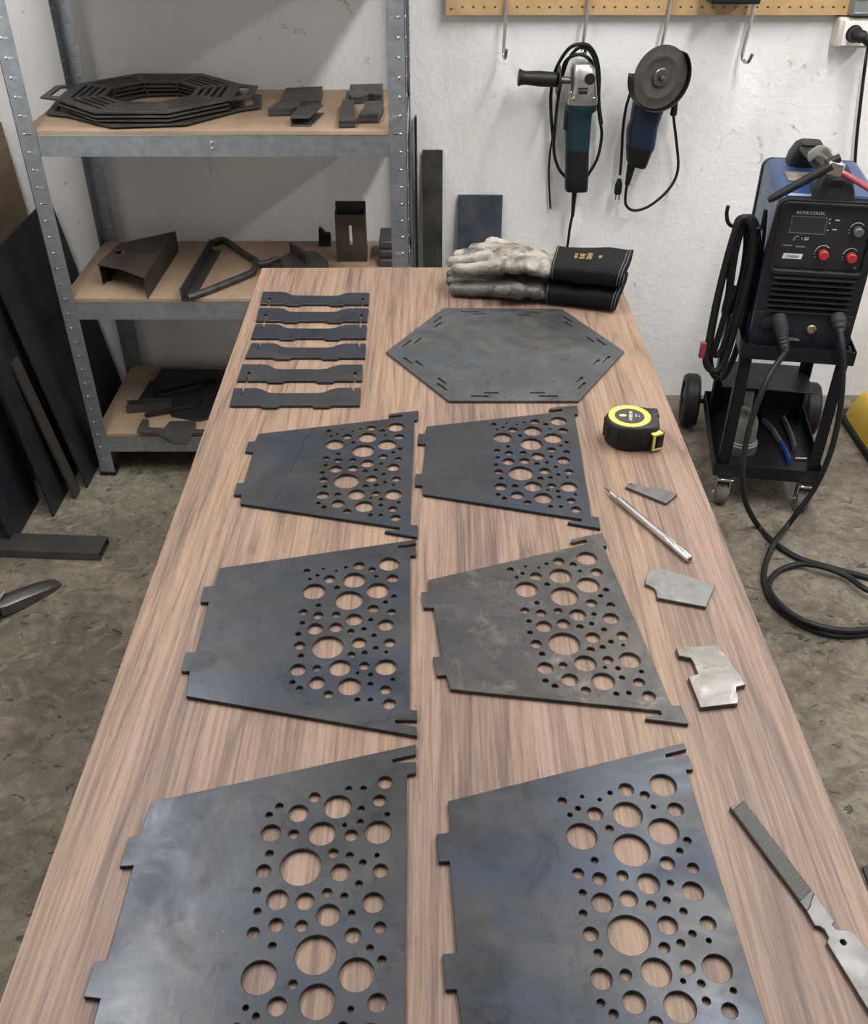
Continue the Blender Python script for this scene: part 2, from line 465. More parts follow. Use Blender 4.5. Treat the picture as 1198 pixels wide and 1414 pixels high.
FIT = {
 '1l': (c1l, {9:(1013,124),15:(650,232),16:(815,267),37:(720,445),49:(994,528),58:(825,597),62:(1012,660),11:(845,188),45:(578,525),47:(777,527)}),
 '1r': (c1r, {9:(902,131),15:(571,234),16:(741,268),37:(679,442),49:(966,525),58:(808,590),62:(1003,656),11:(750,194),45:(562,519),47:(755,519)}),
 '2r': (c2r, {9:(739,155),15:(484,290),16:(639,317),37:(640,517),49:(919,587),58:(804,679),62:(1002,742),11:(623,231),45:(562,620),47:(731,601)}),
 '3l': (c3l, {37:(760,443),38:(897,461),29:(680,556),24:(857,609),16:(813,745),15:(618,820),11:(818,905),17:(953,815),47:(833,325),58:(888,234),49:(1029,321),45:(660,326)}),
 '3r': (c3r, {9:(813,184),15:(528,362),16:(705,409),37:(693,703),49:(998,817),58:(868,946),11:(689,284),45:(604,852),47:(787,834),17:(814,346)}),
}
def affine(src, dst):
    A = np.array([[x, y, 1] for x, y in src]); D = np.array(dst)
    X, *_ = np.linalg.lstsq(A, D, rcond=None)
    return X
XF = {'2l': np.array([[1, 0], [0, 1], [0, 0]], float)}
for k, (c, d) in FIT.items():
    XF[k] = affine([CAN[K[i]][:2] for i in d], [tz(c, *p) for p in d.values()])
def mapto(X, pts): return [tuple(np.array([p[0], p[1], 1]) @ X) for p in pts]
def inv(X):
    L = np.linalg.inv(X[:2]); return np.vstack([L, -X[2] @ L])
CAN_A = mapto(inv(XF['2r']), OUT_A)       # hooked outline in the common frame
def panel(key, outline, mat, label):
    X = XF[key]; s = math.sqrt(abs(np.linalg.det(X[:2])))
    hs = []
    for (x, y, r) in CAN:
        (cx, cy), = mapto(X, [(x, y)])
        hs.append(circ(cx, cy, r * s, 36 if r > .008 else 18))
    o = plate('perforated_panel', mapto(X, outline), hs, PT, TZ + .0002, mat)
    if key == '1l':
        pts = spline([Vector((*tz(c1l, x, y), ZP + .0003)) for x, y in [(487,170),(465,225),(430,300),(395,370),(362,425),(335,485),(312,530),(285,585)]], 4)
        obj('scratch', sweep(B(), pts, .0005, 6, flat=.4), M('scratch_dark', (0.018, 0.018, 0.02), 0.5), o)
    return tag(o, label, 'panel')
panel('1l', CAN_A, STEEL, 'perforated steel panel beside the strips, with a long scratch across its plain end')
panel('1r', CAN_A, STEEL, 'perforated steel panel between the hexagonal plate and the worn hooked panel')
panel('2l', OUT_B, STEEL, 'perforated steel panel with open end slots, in front of the scratched panel')
panel('2r', CAN_A, STEEL_WORN, 'worn brownish perforated panel with hooked corners beside the steel offcuts')
panel('3l', OUT_B, STEEL, 'perforated steel panel lying turned over, its hole pattern mirrored')
panel('3r', OUT_B, STEEL, 'perforated steel panel with open end slots beside the flat file')

# ================================================================== hexagonal plate
ch = crop(520, 320, 1198 / 380.)
HP = [Vector(tz(ch, *p)) for p in [(290,332),(805,335),(1077,520),(878,736),(315,736),(40,522)]]
hslots = []
hc = sum(HP, Vector((0, 0))) / 6
for i in range(6):
    a, c = HP[i], HP[(i + 1) % 6]
    ex = (c - a); L = ex.length; ex /= L; ny = Vector((-ex.y, ex.x))
    if ny.dot(hc - a) < 0: ny = -ny
    for u0, u1, off in ((0.15, 0.295, 0.013), (0.25, 0.365, 0.0225), (0.61, 0.725, 0.0225), (0.69, 0.83, 0.013)):
        q = [a + ex * (u * L) + ny * (off + h) for u, h in ((u0, -.002), (u1, -.002), (u1, .002), (u0, .002))]
        hslots.append([tuple(p) for p in q])
tag(plate('hexagonal_plate', [tuple(p) for p in HP], hslots, PT, TZ + .0002, STEEL_HEX), 'hexagonal steel plate with pairs of narrow slots along its edges', 'plate')

# ================================================================== slotted strips
cs = crop(300, 360, 1198 / 340.)
QUADS = [((222,150),(740,156),(735,212),(208,210),'b'), ((204,229),(735,232),(728,294),(187,292),'b'), ((187,308),(727,312),(723,377),(163,375),'t'),
 ((167,400),(722,403),(718,472),(135,470),'t'), ((123,504),(706,505),(702,583),(95,583),'b'), ((80,620),(697,618),(692,703),(60,705),'t')]
STL = ['steel strip closest to the back edge of table, with slots cut from below', 'steel strip second from the back edge of table, with keyhole slots',
 'third steel strip from the back edge of table, slots open towards its waisted side', 'fourth steel strip from the back edge of table, slots open towards its waisted side',
 'steel strip with keyhole slots, second from the scratched perforated panel', 'steel strip lying next to the scratched perforated panel']
for (tl, tr, br, bl, kind), lab in zip(QUADS, STL):
    q = [Vector(tz(cs, *p)) for p in (tl, tr, br, bl)]
    def bi(u, v): return tuple((q[0] * (1 - u) + q[1] * u) * (1 - v) + (q[3] * (1 - u) + q[2] * u) * v)
    top = [(0, 0), (.18, 0), (.23, .08), (.28, .26), (.33, .30), (.66, .30), (.71, .26), (.77, .08), (.82, 0), (1, 0)]
    bot = [(1, 1), (.785, 1), (.765, 1.1), (.65, 1.1), (.63, 1.0), (.385, 1.0), (.365, 1.1), (.255, 1.1), (.235, 1.0), (0, 1)]
    w = .0085; s1, s2 = .075, .943
    if kind == 't':
        top = [(0, 0), (s1 - w, 0), (s1 - w * .7, .42), (s1 + w * .7, .42), (s1 + w, 0)] + top[1:-1] + [(s2 - w, 0), (s2 - w * .7, .42), (s2 + w * .7, .42), (s2 + w, 0), (1, 0)]
    else:
        def key(s):
            return [(s + w, 1), (s + w * .8, .66), (s + w * 1.7, .60), (s + w * 1.5, .50), (s, .45), (s - w * 1.5, .50), (s - w * 1.7, .60), (s - w * .8, .66), (s - w, 1)]
        bot = [(1, 1)] + key(s2) + bot[1:-1] + key(s1) + [(0, 1)]
    tag(plate('slotted_strip', [bi(*p) for p in top + bot], [], PT, TZ + .0002, STEEL), lab, 'strip', 'steel strips laid in a row')

# ================================================================== offcuts, scriber, file
co = crop(810, 540, 1198 / 390.); 
co = crop(810, 540, 768 / 250.)
cw = crop(820, 550, 1198 / 140.)
tag(plate('steel_offcut', [tz(cw, *p) for p in [(370,1042),(405,1003),(480,1005),(640,1052),(690,1046),(770,1058),(830,1085),(985,1132),(852,1238)]], [circ(*tz(cw, 435, 1012), .0012, 12)], .004, TZ + .0002, M('grey_ground_steel', (0.10, 0.098, 0.095), 0.42, 0.85, second=(0.165, 0.16, 0.155), vs=60)),
    'small pointed wedge of grey steel beside the scriber', 'offcut')
tag(plate('steel_offcut', [tz(co, *p) for p in [(268,752),(330,758),(400,777),(470,800),(545,820),(505,916),(297,877),(296,855),(288,838),(270,827),(246,818),(250,792)]], [], .004, TZ + .0002, STEEL_BARE),
    'bright rectangular steel offcut with one rounded notch', 'offcut')
tag(plate('steel_offcut', [tz(co, *p) for p in [(378,1092),(470,1086),(530,1083),(557,1080),(575,1110),(595,1130),(620,1175),(650,1205),(672,1250),(634,1258),(632,1280),(643,1300),(639,1328),(482,1346),(430,1216),(470,1203),(455,1160),(440,1136),(390,1126)]], [], .005, TZ + .0002,
    steel('scaled_bare_steel', (0.085, 0.078, 0.070), (0.185, 0.172, 0.155), (0.13, 0.13, 0.13), 0.38, 0.95, brown=0.3, worn=0.45)), 'ragged steel offcut with notches on two sides', 'offcut')

# scriber
a = PZ(*co(72, 407), TZ + .0045); e = PZ(*co(437, 714), TZ + .0045)
fr = frame(a, e); L = (e - a).length
sc = thing('scriber', 'slim chrome scribing pen with a sharp point', 'pen', tuple(a))
obj('point', lathe(B(), [(.0003, 0), (.0011, .010), (.0012, .014)], fr, 12), M('carbide', (0.06, 0.06, 0.06), 0.3, 0.9), sc)
obj('tip_cone', lathe(B(), [(.0013, .012), (.0022, .016), (.0024, .026), (.0035, .029)], fr, 16), CHROME, sc)
obj('barrel', lathe(B(), [(.0036, .029), (.0043, .032), (.0043, L * .76)], fr, 8), M('brushed_steel', (0.62, 0.61, 0.60), 0.24, 1.0), sc, angle=20)
b = B()
for i in range(9):
    h0 = L * .76 + i * (L * .07 / 9)
    lathe(b, [(.0041, h0), (.0045, h0 + .0004), (.0045, h0 + .0009), (.0041, h0 + .0013)], fr, 14)
obj('knurled_ring', b, CHROME, sc)
obj('end_cap', lathe(B(), [(.0043, L * .83), (.0046, L * .835), (.0046, L * .99), (.0040, L), (.0025, L), (.0024, L - .004)], fr, 14), CHROME, sc)

# flat file
cf = crop(960, 1060, 951 / 238.)
fl = thing('flat_file', 'flat steel file with cross-cut teeth and a bare metal tang plate', 'file', tuple(PZ(*cf(600, 800), TZ)))
FT = .0045
blade = [Vector(tz(cf, *p, TZ + FT)) for p in [(190,215),(270,182),(655,690),(640,730),(632,765),(615,790)]]
plate('blade', [tuple(p) for p in blade], [], FT - .0004, TZ + .0002, M('file_steel', (0.075, 0.075, 0.073), 0.5, 0.9), fl)
bare = [tz(cf, *p, TZ + FT) for p in [(655,690),(768,848),(755,868),(776,892),(845,896),(880,915),(951,1005),(1330,1540),(1300,1640),(1200,1690),(951,1330),(726,962),(736,934),(712,892),(690,876),(660,870),(615,790),(632,765),(640,730)]]
plate('tang', bare, [circ(*tz(cf, 815, 962, TZ + FT), .0022, 14)], FT - .0004, TZ + .0002, M('bare_file_steel', (0.105, 0.104, 0.102), 0.52, 0.95, second=(0.15, 0.148, 0.145), vs=40, rv=.1), fl)
b = B()
ax = (blade[2] - blade[1]).normalized(); L = (blade[2] - blade[1]).length; wv = blade[0] - blade[1]
for i in range(64):
    p = blade[1] + ax * (L * (i + .6) / 66)
    a0 = p + wv * .05; a1 = p + wv * .95 + ax * .0035
    n2 = ax * .0011
    vs = [Vector((*(a0 - n2), TZ + FT - .0003)), Vector((*(a1 - n2), TZ + FT - .0003)), Vector((*(a0 + n2), TZ + FT - .0003)), Vector((*(a1 + n2), TZ + FT - .0003)), Vector((*a0, TZ + FT + .0008)), Vector((*a1, TZ + FT + .0008))]
    vv = [b.verts.new(v) for v in vs]
    b.faces.new((vv[0], vv[1], vv[5], vv[4])); b.faces.new((vv[4], vv[5], vv[3], vv[2])); b.faces.new((vv[0], vv[4], vv[2])); b.faces.new((vv[1], vv[3], vv[5]))
tt = obj('teeth', b, M('file_teeth', (0.24, 0.24, 0.235), 0.3, 0.95), fl, smooth=False); tt['kind'] = 'stuff'
# ================================================================== shelving unit
SF, SB = 2.105, 2.487
SX0, SX1 = -0.876, -0.057
LEV = [0.1155, 0.485, 0.861, 1.237, 1.60]
PW = 0.038
CHIP = M('chipboard', (0.24, 0.168, 0.108), 0.75, second=(0.335, 0.24, 0.16), vs=9, bp=0.15, bs=120)
sh = thing('shelving_unit', 'galvanised boltless shelving unit with chipboard shelves against the wall', 'shelf', ((SX0 + SX1) / 2, (SF + SB) / 2, 0))
def flange(w, h):
    hs = []
    z = 0.05
    while z < h - .02:
        hs.append([(w * .44, z - .0010), (w * .44 + .012, z - .0010), (w * .44 + .012, z + .0010), (w * .44, z + .0010)])
        z += 0.037
    return plate_mesh([(0, 0.004), (w, 0.004), (w, h), (0, h)], hs, .0018, .0003)
PH = 1.68
for sx, x in ((1, SX0), (-1, SX1)):
    for sy, y in ((1, SF), (-1, SB)):
        b = flange(PW, PH)
        m1 = Matrix.Translation((x, y, 0)) @ Matrix(((sx, 0, 0, 0), (0, 0, sy, 0), (0, 1, 0, 0), (0, 0, 0, 1)))
        bmesh.ops.transform(b, matrix=m1, verts=b.verts)
        b2 = flange(PW, PH)
        m2 = Matrix.Translation((x, y, 0)) @ Matrix(((0, 0, sx, 0), (sy, 0, 0, 0), (0, 1, 0, 0), (0, 0, 0, 1)))
        bmesh.ops.transform(b2, matrix=m2, verts=b2.verts)
        tmp = bpy.data.meshes.new('t'); b2.to_mesh(tmp); b2.free(); b.from_mesh(tmp); bpy.data.meshes.remove(tmp)
        p = obj('post', b, GALV, sh, smooth=False)
        d = B(); zz = .05
        while zz < PH - .02:
            for k in (0, 1):
                q = m1 if k == 0 else m2
                nrm_ = q @ Matrix.Translation((PW * .36, zz, 0)) @ Matrix.Rotation(math.pi, 4, 'X')
                lathe(d, [(.0034, -.0002), (.0026, .0010), (.0010, .0015)], nrm_, 8)
                box(d, (PW * .44, zz + .0012, -.0010), (PW * .44 + .012, zz + .0026, .0002), q)
            zz += .037
        st_ = obj('slot_lip', d, M('bright_zinc', (0.62, 0.64, 0.66), 0.22, 1.0), p, smooth=False); st_['kind'] = 'stuff'
        f = B(); box(f, (min(x - sx * .002, x + sx * (PW + .002)), min(y - sy * .002, y + sy * (PW + .002)), 0), (max(x - sx * .002, x + sx * (PW + .002)), max(y - sy * .002, y + sy * (PW + .002)), .012))
        obj('foot', f, BLACKP, p, bevel=.002)
for z in LEV:
    for yy, s in ((SF + .0025, 1), (SB - .0025, -1)):
        b = B(); xa, xb = SX0 + PW - .004, SX1 - PW + .004
        box(b, (xa, min(yy, yy + s * .0016), z - .043), (xb, max(yy, yy + s * .0016), z))
        box(b, (xa, min(yy + s * .0017, yy + s * .016), z - .043), (xb, max(yy + s * .0017, yy + s * .016), z - .0415))
        box(b, (xa, min(yy + s * .0017, yy + s * .02), z - .0145), (xb, max(yy + s * .0017, yy + s * .02), z - .013))
        bm_ = obj('beam', b, GALV, sh, smooth=False)
        b = B(); box(b, (xa, min(yy - s * .0008, yy + s * .0028), z + .0002), (xb, max(yy - s * .0008, yy + s * .0028), z + .0022)); obj('beam_lip', b, M('bright_zinc', (0.62, 0.64, 0.66), 0.22, 1.0), bm_, smooth=False)
        if s > 0 and z < 1:
            for dz in (-.014, -.026):
                r = B(); lathe(r, [(.0036, 0), (.0030, .0014), (.0012, .0020)], Matrix.Translation((PY(292, 200, SF).x + (0.04 if z < .8 else 0), yy, z + dz)) @ Matrix.Rotation(math.pi / 2, 4, 'X'), 12)
                obj('rivet', r, CHROME, bm_)
    for xx, s in ((SX0 + .0025, 1), (SX1 - .0025, -1)):
        b = B(); box(b, (min(xx, xx + s * .0016), SF + PW - .004, z - .043), (max(xx, xx + s * .0016), SB - PW + .004, z))
        obj('beam', b, GALV, sh, smooth=False)
    b = B()
    xa, xb, ya, yb = SX0 + .006, SX1 - .006, SF + .006, SB - .006
    box(b, (xa, ya, z - .0128), (xb, yb, z + .009))
    obj('shelf_board', b, CHIP, sh, bevel=.0008)
ZS = [z + .0092 for z in LEV]

# ------------------------------------------------------------------ stack of octagonal grates
def octagon(ap, cx=0, cy=0, rot=0.0):
    R = ap / math.cos(math.pi / 8)
    return [(cx + R * math.cos(math.pi / 8 + i * math.pi / 4 + rot), cy + R * math.sin(math.pi / 8 + i * math.pi / 4 + rot)) for i in range(8)]
def grate(z, dx, dy, rot, grip=True):
    ap, ai = 0.187, 0.096
    o = octagon(ap); holes = [octagon(ai)]
    for k in range(8):
        a = k * math.pi / 4; ca, sa = math.cos(a), math.sin(a)
        for r in (.112, .1285, .145, .1615):
            hw = r * math.tan(math.pi / 8) - .009
            holes.append([(r0 * ca - w * sa, r0 * sa + w * ca) for r0, w in ((r - .0043, -hw), (r + .0043, -hw - .001), (r + .0043, hw + .001), (r - .0043, hw))])
    # grips on the two opposite sides
    s = ap * math.tan(math.pi / 8)
    out = []
    for i, p in enumerate(o):
        out.append(p)
        if not grip: continue
        if i == 7: out += [(ap + .046, -s * .72), (ap + .046, s * .72)]
        if i == 3: out += [(-ap - .046, s * .72), (-ap - .046, -s * .72)]
    for sg in ((1, -1) if grip else ()):
        holes.append([(sg * (ap + .006), -s * .62), (sg * (ap + .030), -s * .52), (sg * (ap + .030), s * .52), (sg * (ap + .006), s * .62)])
    xf = Matrix.Translation((-.637 + dx, 2.312 + dy, z)) @ Matrix.Rotation(rot, 4, 'Z') @ Matrix.Diagonal((1.0, .97, 1, 1))
    t = thing('octagonal_grate', None, 'grate', (-.637 + dx, 2.312 + dy, z))
    plate('grate_plate', out, holes, .004, .0043, STEEL_DARKGREY, t, xf=xf, bev=.0003)
    for k in range(8):
        a = (k + .5) * math.pi / 4
        for rr in (.182, .1035):
            b = B(); box(b, (-.004, -.0015, 0), (.004, .0015, .0042), Matrix.Rotation(a, 4, 'Z') @ Matrix.Translation((rr, 0, 0)) @ Matrix.Rotation(.4, 4, 'Z'))
            obj('spacer_tab', b, STEEL_DARKGREY, t, xf=xf, smooth=False)
    return t
STEEL_DARKGREY = M('dark_grate_steel', (0.045, 0.043, 0.040), 0.5, 0.5, second=(0.085, 0.08, 0.073), vs=14, rv=.1)
GL = ['lowest octagonal steel grate of the stack on the shelf, one grip sticking out', 'octagonal steel grate resting directly on the lowest one of the stack', 'octagonal steel grate just under the topmost one of the stack', 'topmost octagonal steel grate of the stack, its slots in full view']
for i, (dx, dy, r) in enumerate([(.010, -.004, .13), (.001, .002, -.02), (-.002, .0, .015), (0, 0, .0)]):
    g = grate(ZS[2] + i * .0084, dx, dy, r, i in (0, 3)); g['label'] = GL[i]; g['group'] = 'stacked octagonal grates'

# ------------------------------------------------------------------ small folded parts on that shelf
ca = crop(350, 100, 1198 / 200.)
def poly(c, pts, z): return [tz(c, *p, z) for p in pts]
def stack(n, c, pts, th, gap, label, z0, grp, mat=None):
    zt = z0 + n * (th + gap)
    P_ = poly(c, pts, zt)
    for i in range(n):
        j = [(x + .0012 * math.sin(5 * i), y + .001 * math.cos(3 * i)) for x, y in P_] if i < n - 1 else P_
        tag(plate('steel_bracket', j, [], th, z0 + i * (th + gap) + .0002, mat or STEEL_GREY, bev=.0003), ORD[i] + ' of the stack: ' + label, 'bracket', grp)
ORD = ['lowest', 'second lowest', 'second topmost', 'topmost']
stack(4, ca, [(265,125),(570,115),(548,222),(410,236),(372,280),(312,292),(118,296),(215,232)], .0042, .0003, 'flat notched grey plate behind the open channel', ZS[2], 'stack of notched plates')
stack(4, ca, [(800,98),(1068,92),(1070,180),(1055,185),(960,172),(905,200),(815,205),(785,180)], .0038, .0003, 'flat grey curved-edged plate at the back of the shelf', ZS[2], 'stack of curved plates')
stack(4, ca, [(732,226),(828,226),(838,395),(702,398)], .0038, .0003, 'narrow grey rectangular plate on the shelf', ZS[2], 'stack of narrow plates')
stack(4, ca, [(925,236),(1078,228),(1072,270),(1030,345),(866,348),(905,300)], .0045, .0003, 'grey plate with a slanted side near the post', ZS[2], 'stack of slanted plates')
# open folded channel
q = poly(ca, [(375,275),(575,268),(462,372),(300,372)], ZS[2] + .019)
t = thing('folded_channel', 'short folded steel channel with an open dark end on the shelf', 'channel', (q[3][0], q[3][1], ZS[2]))
plate('top_flange', q, [], .0025, ZS[2] + .0165, STEEL_GREY, t)
plate('bottom_flange', q, [], .0025, ZS[2] + .0002, STEEL_GREY, t)
def wallstrip(name, a, c, z0, z1, th, mat, parent, za=None, zc=None, **k):
    a = Vector(a[:2]); c = Vector(c[:2]); n = Vector((-(c - a).y, (c - a).x)).normalized() * th / 2
    b = B(); v = []
    for p, zt in ((a, za or z1), (c, zc or z1)):
        for s in (-1, 1):
            v.append((b.verts.new((p.x + n.x * s, p.y + n.y * s, z0)), b.verts.new((p.x + n.x * s, p.y + n.y * s, zt))))
    (A0, A1), (B0, B1), (C0, C1), (D0, D1) = v
    for f in ((A0, C0, C1, A1), (B0, B1, D1, D0), (A0, A1, B1, B0), (C0, D0, D1, C1), (A1, C1, D1, B1), (A0, B0, D0, C0)): b.faces.new(f)
    return obj(name, b, mat, parent, smooth=False, **k)
wallstrip('web', (q[3][0] + .0016, q[3][1]), (q[0][0] + .0016, q[0][1]), ZS[2] + .0027, ZS[2] + .0164, .0025, STEEL_GREY, t)

# ------------------------------------------------------------------ middle shelf
cb = crop(120, 300, 1198 / 260.)
RUSTY = M('rust_brown_sheet', (0.050, 0.036, 0.030), 0.55, 0.5, second=(0.088, 0.066, 0.054), vs=18, rv=.1)
zt = ZS[1] + .052
q = poly(cb, [(62,302),(215,330),(360,385),(562,88),(205,165)], zt)
t = thing('folded_bracket', 'rust-brown folded sheet bracket with two holes on the shelf', 'bracket', (q[2][0], q[2][1], ZS[1]))
plate('top_plate', q, [circ(*tz(cb, 210, 222, zt), .011, 18), circ(*tz(cb, 385, 222, zt), .0055, 12)], .002, zt - .002, RUSTY, t)
wallstrip('side_wall', q[2], q[3], ZS[1] + .0002, zt - .0021, .002, RUSTY, t)
wallstrip('side_wall', (q[0][0] + .004, q[0][1] + .003), (q[4][0], q[4][1]), ZS[1] + .0002, zt - .0021, .002, RUSTY, t)
b = B(); lathe(b, [(.010, 0), (.010, .006), (.006, .007), (.006, .014)], Matrix.Translation((*tz(cb, 135, 400, ZS[1]), ZS[1] + .0002)), 6)
tag(obj('hex_nut_bolt', b, BLACKP), 'dark hexagonal bolt under the folded bracket', 'bolt')

zt = ZS[1] + .009
t = thing('triangular_frame', 'dark welded triangular steel frame lying on the shelf', 'frame', tuple(PZ(*cb(625, 515), ZS[1])))
fa = M('dark_frame_steel', (0.040, 0.041, 0.040), 0.5, 0.5, second=(0.07, 0.07, 0.068), vs=30)
A_ = PZ(*cb(628, 480), zt + .014); B_ = PZ(*cb(815, 160), zt + .014)
d_ = (B_ - A_).normalized(); nrm = Vector((-d_.y, d_.x, 0))
b = B()
xf = Matrix((d_, nrm, Vector((0, 0, 1)))).transposed().to_4x4(); xf.translation = Vector((A_.x, A_.y, ZS[1] + .0003)); L = (B_ - A_).length
box(b, (0, -.013, 0), (L, .013, .003)); box(b, (0, .010, .003), (L, .013, .032)); 
obj('angle_bar', b, fa, t, xf=xf, smooth=False)
path = spline([PZ(*cb(*p), zt) for p in [(800,165),(835,148),(880,150),(960,205),(1040,258),(1072,275),(1078,300),(1062,340),(1030,362),(900,415),(760,470),(640,512)]], 6)
obj('bent_bar', sweep(B(), path, .0085, 10), fa, t)
obj('stub', sweep(B(), [PZ(*cb(1085, 300), zt), PZ(*cb(1150, 290), zt + .004), PZ(*cb(1215, 262), zt + .01)], .008, 10), fa, t)

cc = crop(340, 270, 1198 / 230.)
# slotted clamp bodies next to the frame
def stand(name, c, pts, y, th, mat, label, cat, grp=None, base=None):
    """flat cut part standing upright in the plane y"""
    P_ = [PY(*c(*p), y) for p in pts]
    bm = plate_mesh([(p.x, p.z) for p in P_], [], th)
    o = obj(name, bm, mat, xf=Matrix.Translation((0, y, 0)) @ Matrix(((1, 0, 0, 0), (0, 0, 1, 0), (0, 1, 0, 0), (0, 0, 0, 1))), smooth=False)
    if base is not None: o.location.z = base
    return tag(o, label, cat, grp)
zz = ZS[1]
for i, pts in enumerate([[(180,485),(205,450),(360,430),(520,430),(520,520),(180,520)], [(250,440),(330,400),(500,400),(590,470),(590,520),(260,520)]]):
    tag(plate('steel_bracket', poly(cc, pts, zz + .012 + i * .012), [], .0115, zz + .0002 + i * .012, STEEL_DARKGREY), ['dark steel block under the slotted block, beside the triangular frame', 'dark steel block lying on another block beside the triangular frame'][i], 'block')
b = B(); m_ = Matrix.Translation(PZ(*cc(385, 440), zz + .0245)) @ Matrix.Rotation(.55, 4, 'Z')
box(b, (-.005, -.05, .0), (.005, .05, .022)); 
tag(obj('steel_bar', b, fa, xf=m_, bevel=.001), 'short dark bar lying across the steel blocks', 'bar')
stand('steel_plate', cc, [(520,250),(535,248),(560,270),(565,285),(600,285),(608,300),(608,380),(520,380)], 2.44, .012, STEEL_DARK, 'small dark stepped plate standing behind the tall slotted channel', 'plate', base=zz + .0002)
# tall U channel standing on its end
xa, xb = -.244, -.169; ya = 2.335; zt = PY(650, 0, ya).z
ztop = PY(*cc(760, 140), ya).z
t = thing('slotted_channel', 'tall dark folded channel with a long bright slot, standing on end', 'channel', ((xa + xb) / 2, ya, zz))
bm = plate_mesh([(xa, zz + .0003), (xb, zz + .0003), (xb, ztop), (xa, ztop)], [[(xa + .034, ztop - .075), (xa + .041, ztop - .075), (xa + .041, ztop - .026), (xa + .034, ztop - .026)]], .0025)
obj('front_web', bm, RUSTY, t, xf=Matrix.Translation((0, ya, 0)) @ Matrix(((1, 0, 0, 0), (0, 0, 1, 0), (0, 1, 0, 0), (0, 0, 0, 1))), smooth=False)
for x in (xa, xb - .0025):
    b = B(); box(b, (x, ya + .0014, zz + .0003), (x + .0025, ya + .035, ztop + .006)); obj('flange', b, RUSTY, t, smooth=False)
b = B(); box(b, (xa, ya + .0355, ztop - .012), (xb, ya + .038, ztop + .022)); obj('back_lip', b, STEEL_DARK, t, smooth=False)
for i in range(3):
    b = B(); box(b, (-.137 + .004 * (i % 2), 2.30 + .012 * i, zz + .0002 + i * .019), (-.098, 2.40 + .012 * i, zz + .0185 + i * .019))
    tag(obj('steel_block', b, STEEL_GREY, bevel=.003), ['lowest grey steel block of the pile beside the shelf post', 'middle grey steel block of the pile beside the shelf post', 'uppermost grey steel block of the pile beside the shelf post'][i], 'block')

# ------------------------------------------------------------------ bottom shelf
cd = crop(130, 480, 1198 / 200.)
z0 = ZS[0]
tag(plate('sheet_offcut', poly(cd, [(330,482),(460,275),(500,270),(560,172),(985,178),(1150,190),(1100,480),(640,482)], z0 + .003), [], .003, z0 + .0002, STEEL_DARK), 'large dark sheet offcut under the bars on the bottom shelf', 'offcut')
tag(plate('sheet_offcut', poly(cd, [(560,420),(1100,250),(1180,520),(870,600),(640,560)], z0 + .0065), [], .003, z0 + .0034, STEEL_DARK), 'bluish dark sheet offcut lying on the large offcut', 'offcut')
def bar3(pts, w, h, z, label):
    a, c = [PZ(*cd(*p), z) for p in pts]; d = (c - a); L = d.length; d.normalize()
    xf = Matrix((d, Vector((-d.y, d.x, 0)), Vector((0, 0, 1)))).transposed().to_4x4(); xf.translation = a
    b = B(); box(b, (0, -w / 2, 0), (L, w / 2, h)); tag(obj('flat_bar', b, M('black_bar', (0.012, 0.012, 0.013), 0.5, 0.3), xf=xf, bevel=.0008), label, 'bar')
bar3([(490,372),(1000,262)], .014, .010, z0 + .0068, 'long black bar on the bottom shelf sheets, furthest back')
bar3([(540,412),(890,332)], .008, .008, z0 + .0068, 'short thin black bar beside the long black bar')
bar3([(418,568),(845,490)], .008, .008, z0 + .0068, 'thin black bar lying over the edge of the bluish offcut')
b = B(); a = PZ(*cd(272, 545), z0 + .0003); c = PZ(*cd(640, 520), z0 + .0003)
d = (c - a).normalized(); L = (c - a).length
xf = Matrix((d, Vector((-d.y, d.x, 0)), Vector((0, 0, 1)))).transposed().to_4x4(); xf.translation = a
t = thing('channel_offcut', 'grey steel channel offcut with an open end on the bottom shelf', 'channel', tuple(a))
for nm, lo, hi in (('web', (0, 0, 0), (L, .028, .0025)), ('flange', (0, 0, .0026), (L, .0025, .024)), ('flange', (0, .0255, .0026), (L, .028, .024))):
    b = B(); box(b, lo, hi); obj(nm, b, STEEL_GREY, t, xf=xf, smooth=False)
tag(plate('cut_bracket', poly(cd, [(395,590),(450,590),(445,655),(575,662),(625,605),(840,600),(830,672),(1000,672),(1000,700),(815,700),(770,790),(640,788),(560,735),(500,705),(360,698),(358,670)], z0 + .0125), [], .004, z0 + .0078, STEEL_DARKGREY), 'dark cut bracket jutting over the front edge of the bottom shelf', 'bracket')
for px in ((860, 435), (895, 440)):
    p = PZ(*cd(*px), z0 + .0072)
b = B(); lathe(b, [(.006, 0), (.006, .006), (.0035, .0065), (.0035, .014)], Matrix.Translation(PZ(*cd(880, 450), z0 + .0067)), 6); tag(obj('hex_bolt', b, BLACKP), 'black hexagonal bolt standing on the bluish offcut', 'bolt')

# ================================================================== sheets leaning at the left wall
def lean(name, xb, y0, y1, h, ang, th, mat, label, cat, z=0.0005, holes=None):
    b = B(); box(b, (0, y0, 0), (th, y1, h))
    xf = Matrix.Translation((xb, 0, z + th * math.sin(ang))) @ Matrix.Rotation(-ang, 4, 'Y')
    return tag(obj(name, b, mat, xf=xf, smooth=False), label, cat)
PLY = M('plywood', (0.155, 0.105, 0.065), 0.7, second=(0.24, 0.165, 0.10), vs=5, stretch=(1, .3, 2.5))
lean('plywood_board', -1.055, 1.55, 2.50, .79, math.radians(2.2), .012, PLY, 'brown plywood board leaning on wall behind the dark sheets', 'board')
lean('steel_sheet', -.898, 2.045, 2.475, .62, math.radians(8.7), .004, STEEL_DARK, 'tall dark steel sheet leaning beside the shelving post', 'sheet')
lean('steel_sheet', -.945, 1.92, 2.42, .56, math.radians(5.8), .004, STEEL_DARK, 'dark steel sheet leaning next to the narrow flat bar', 'sheet')
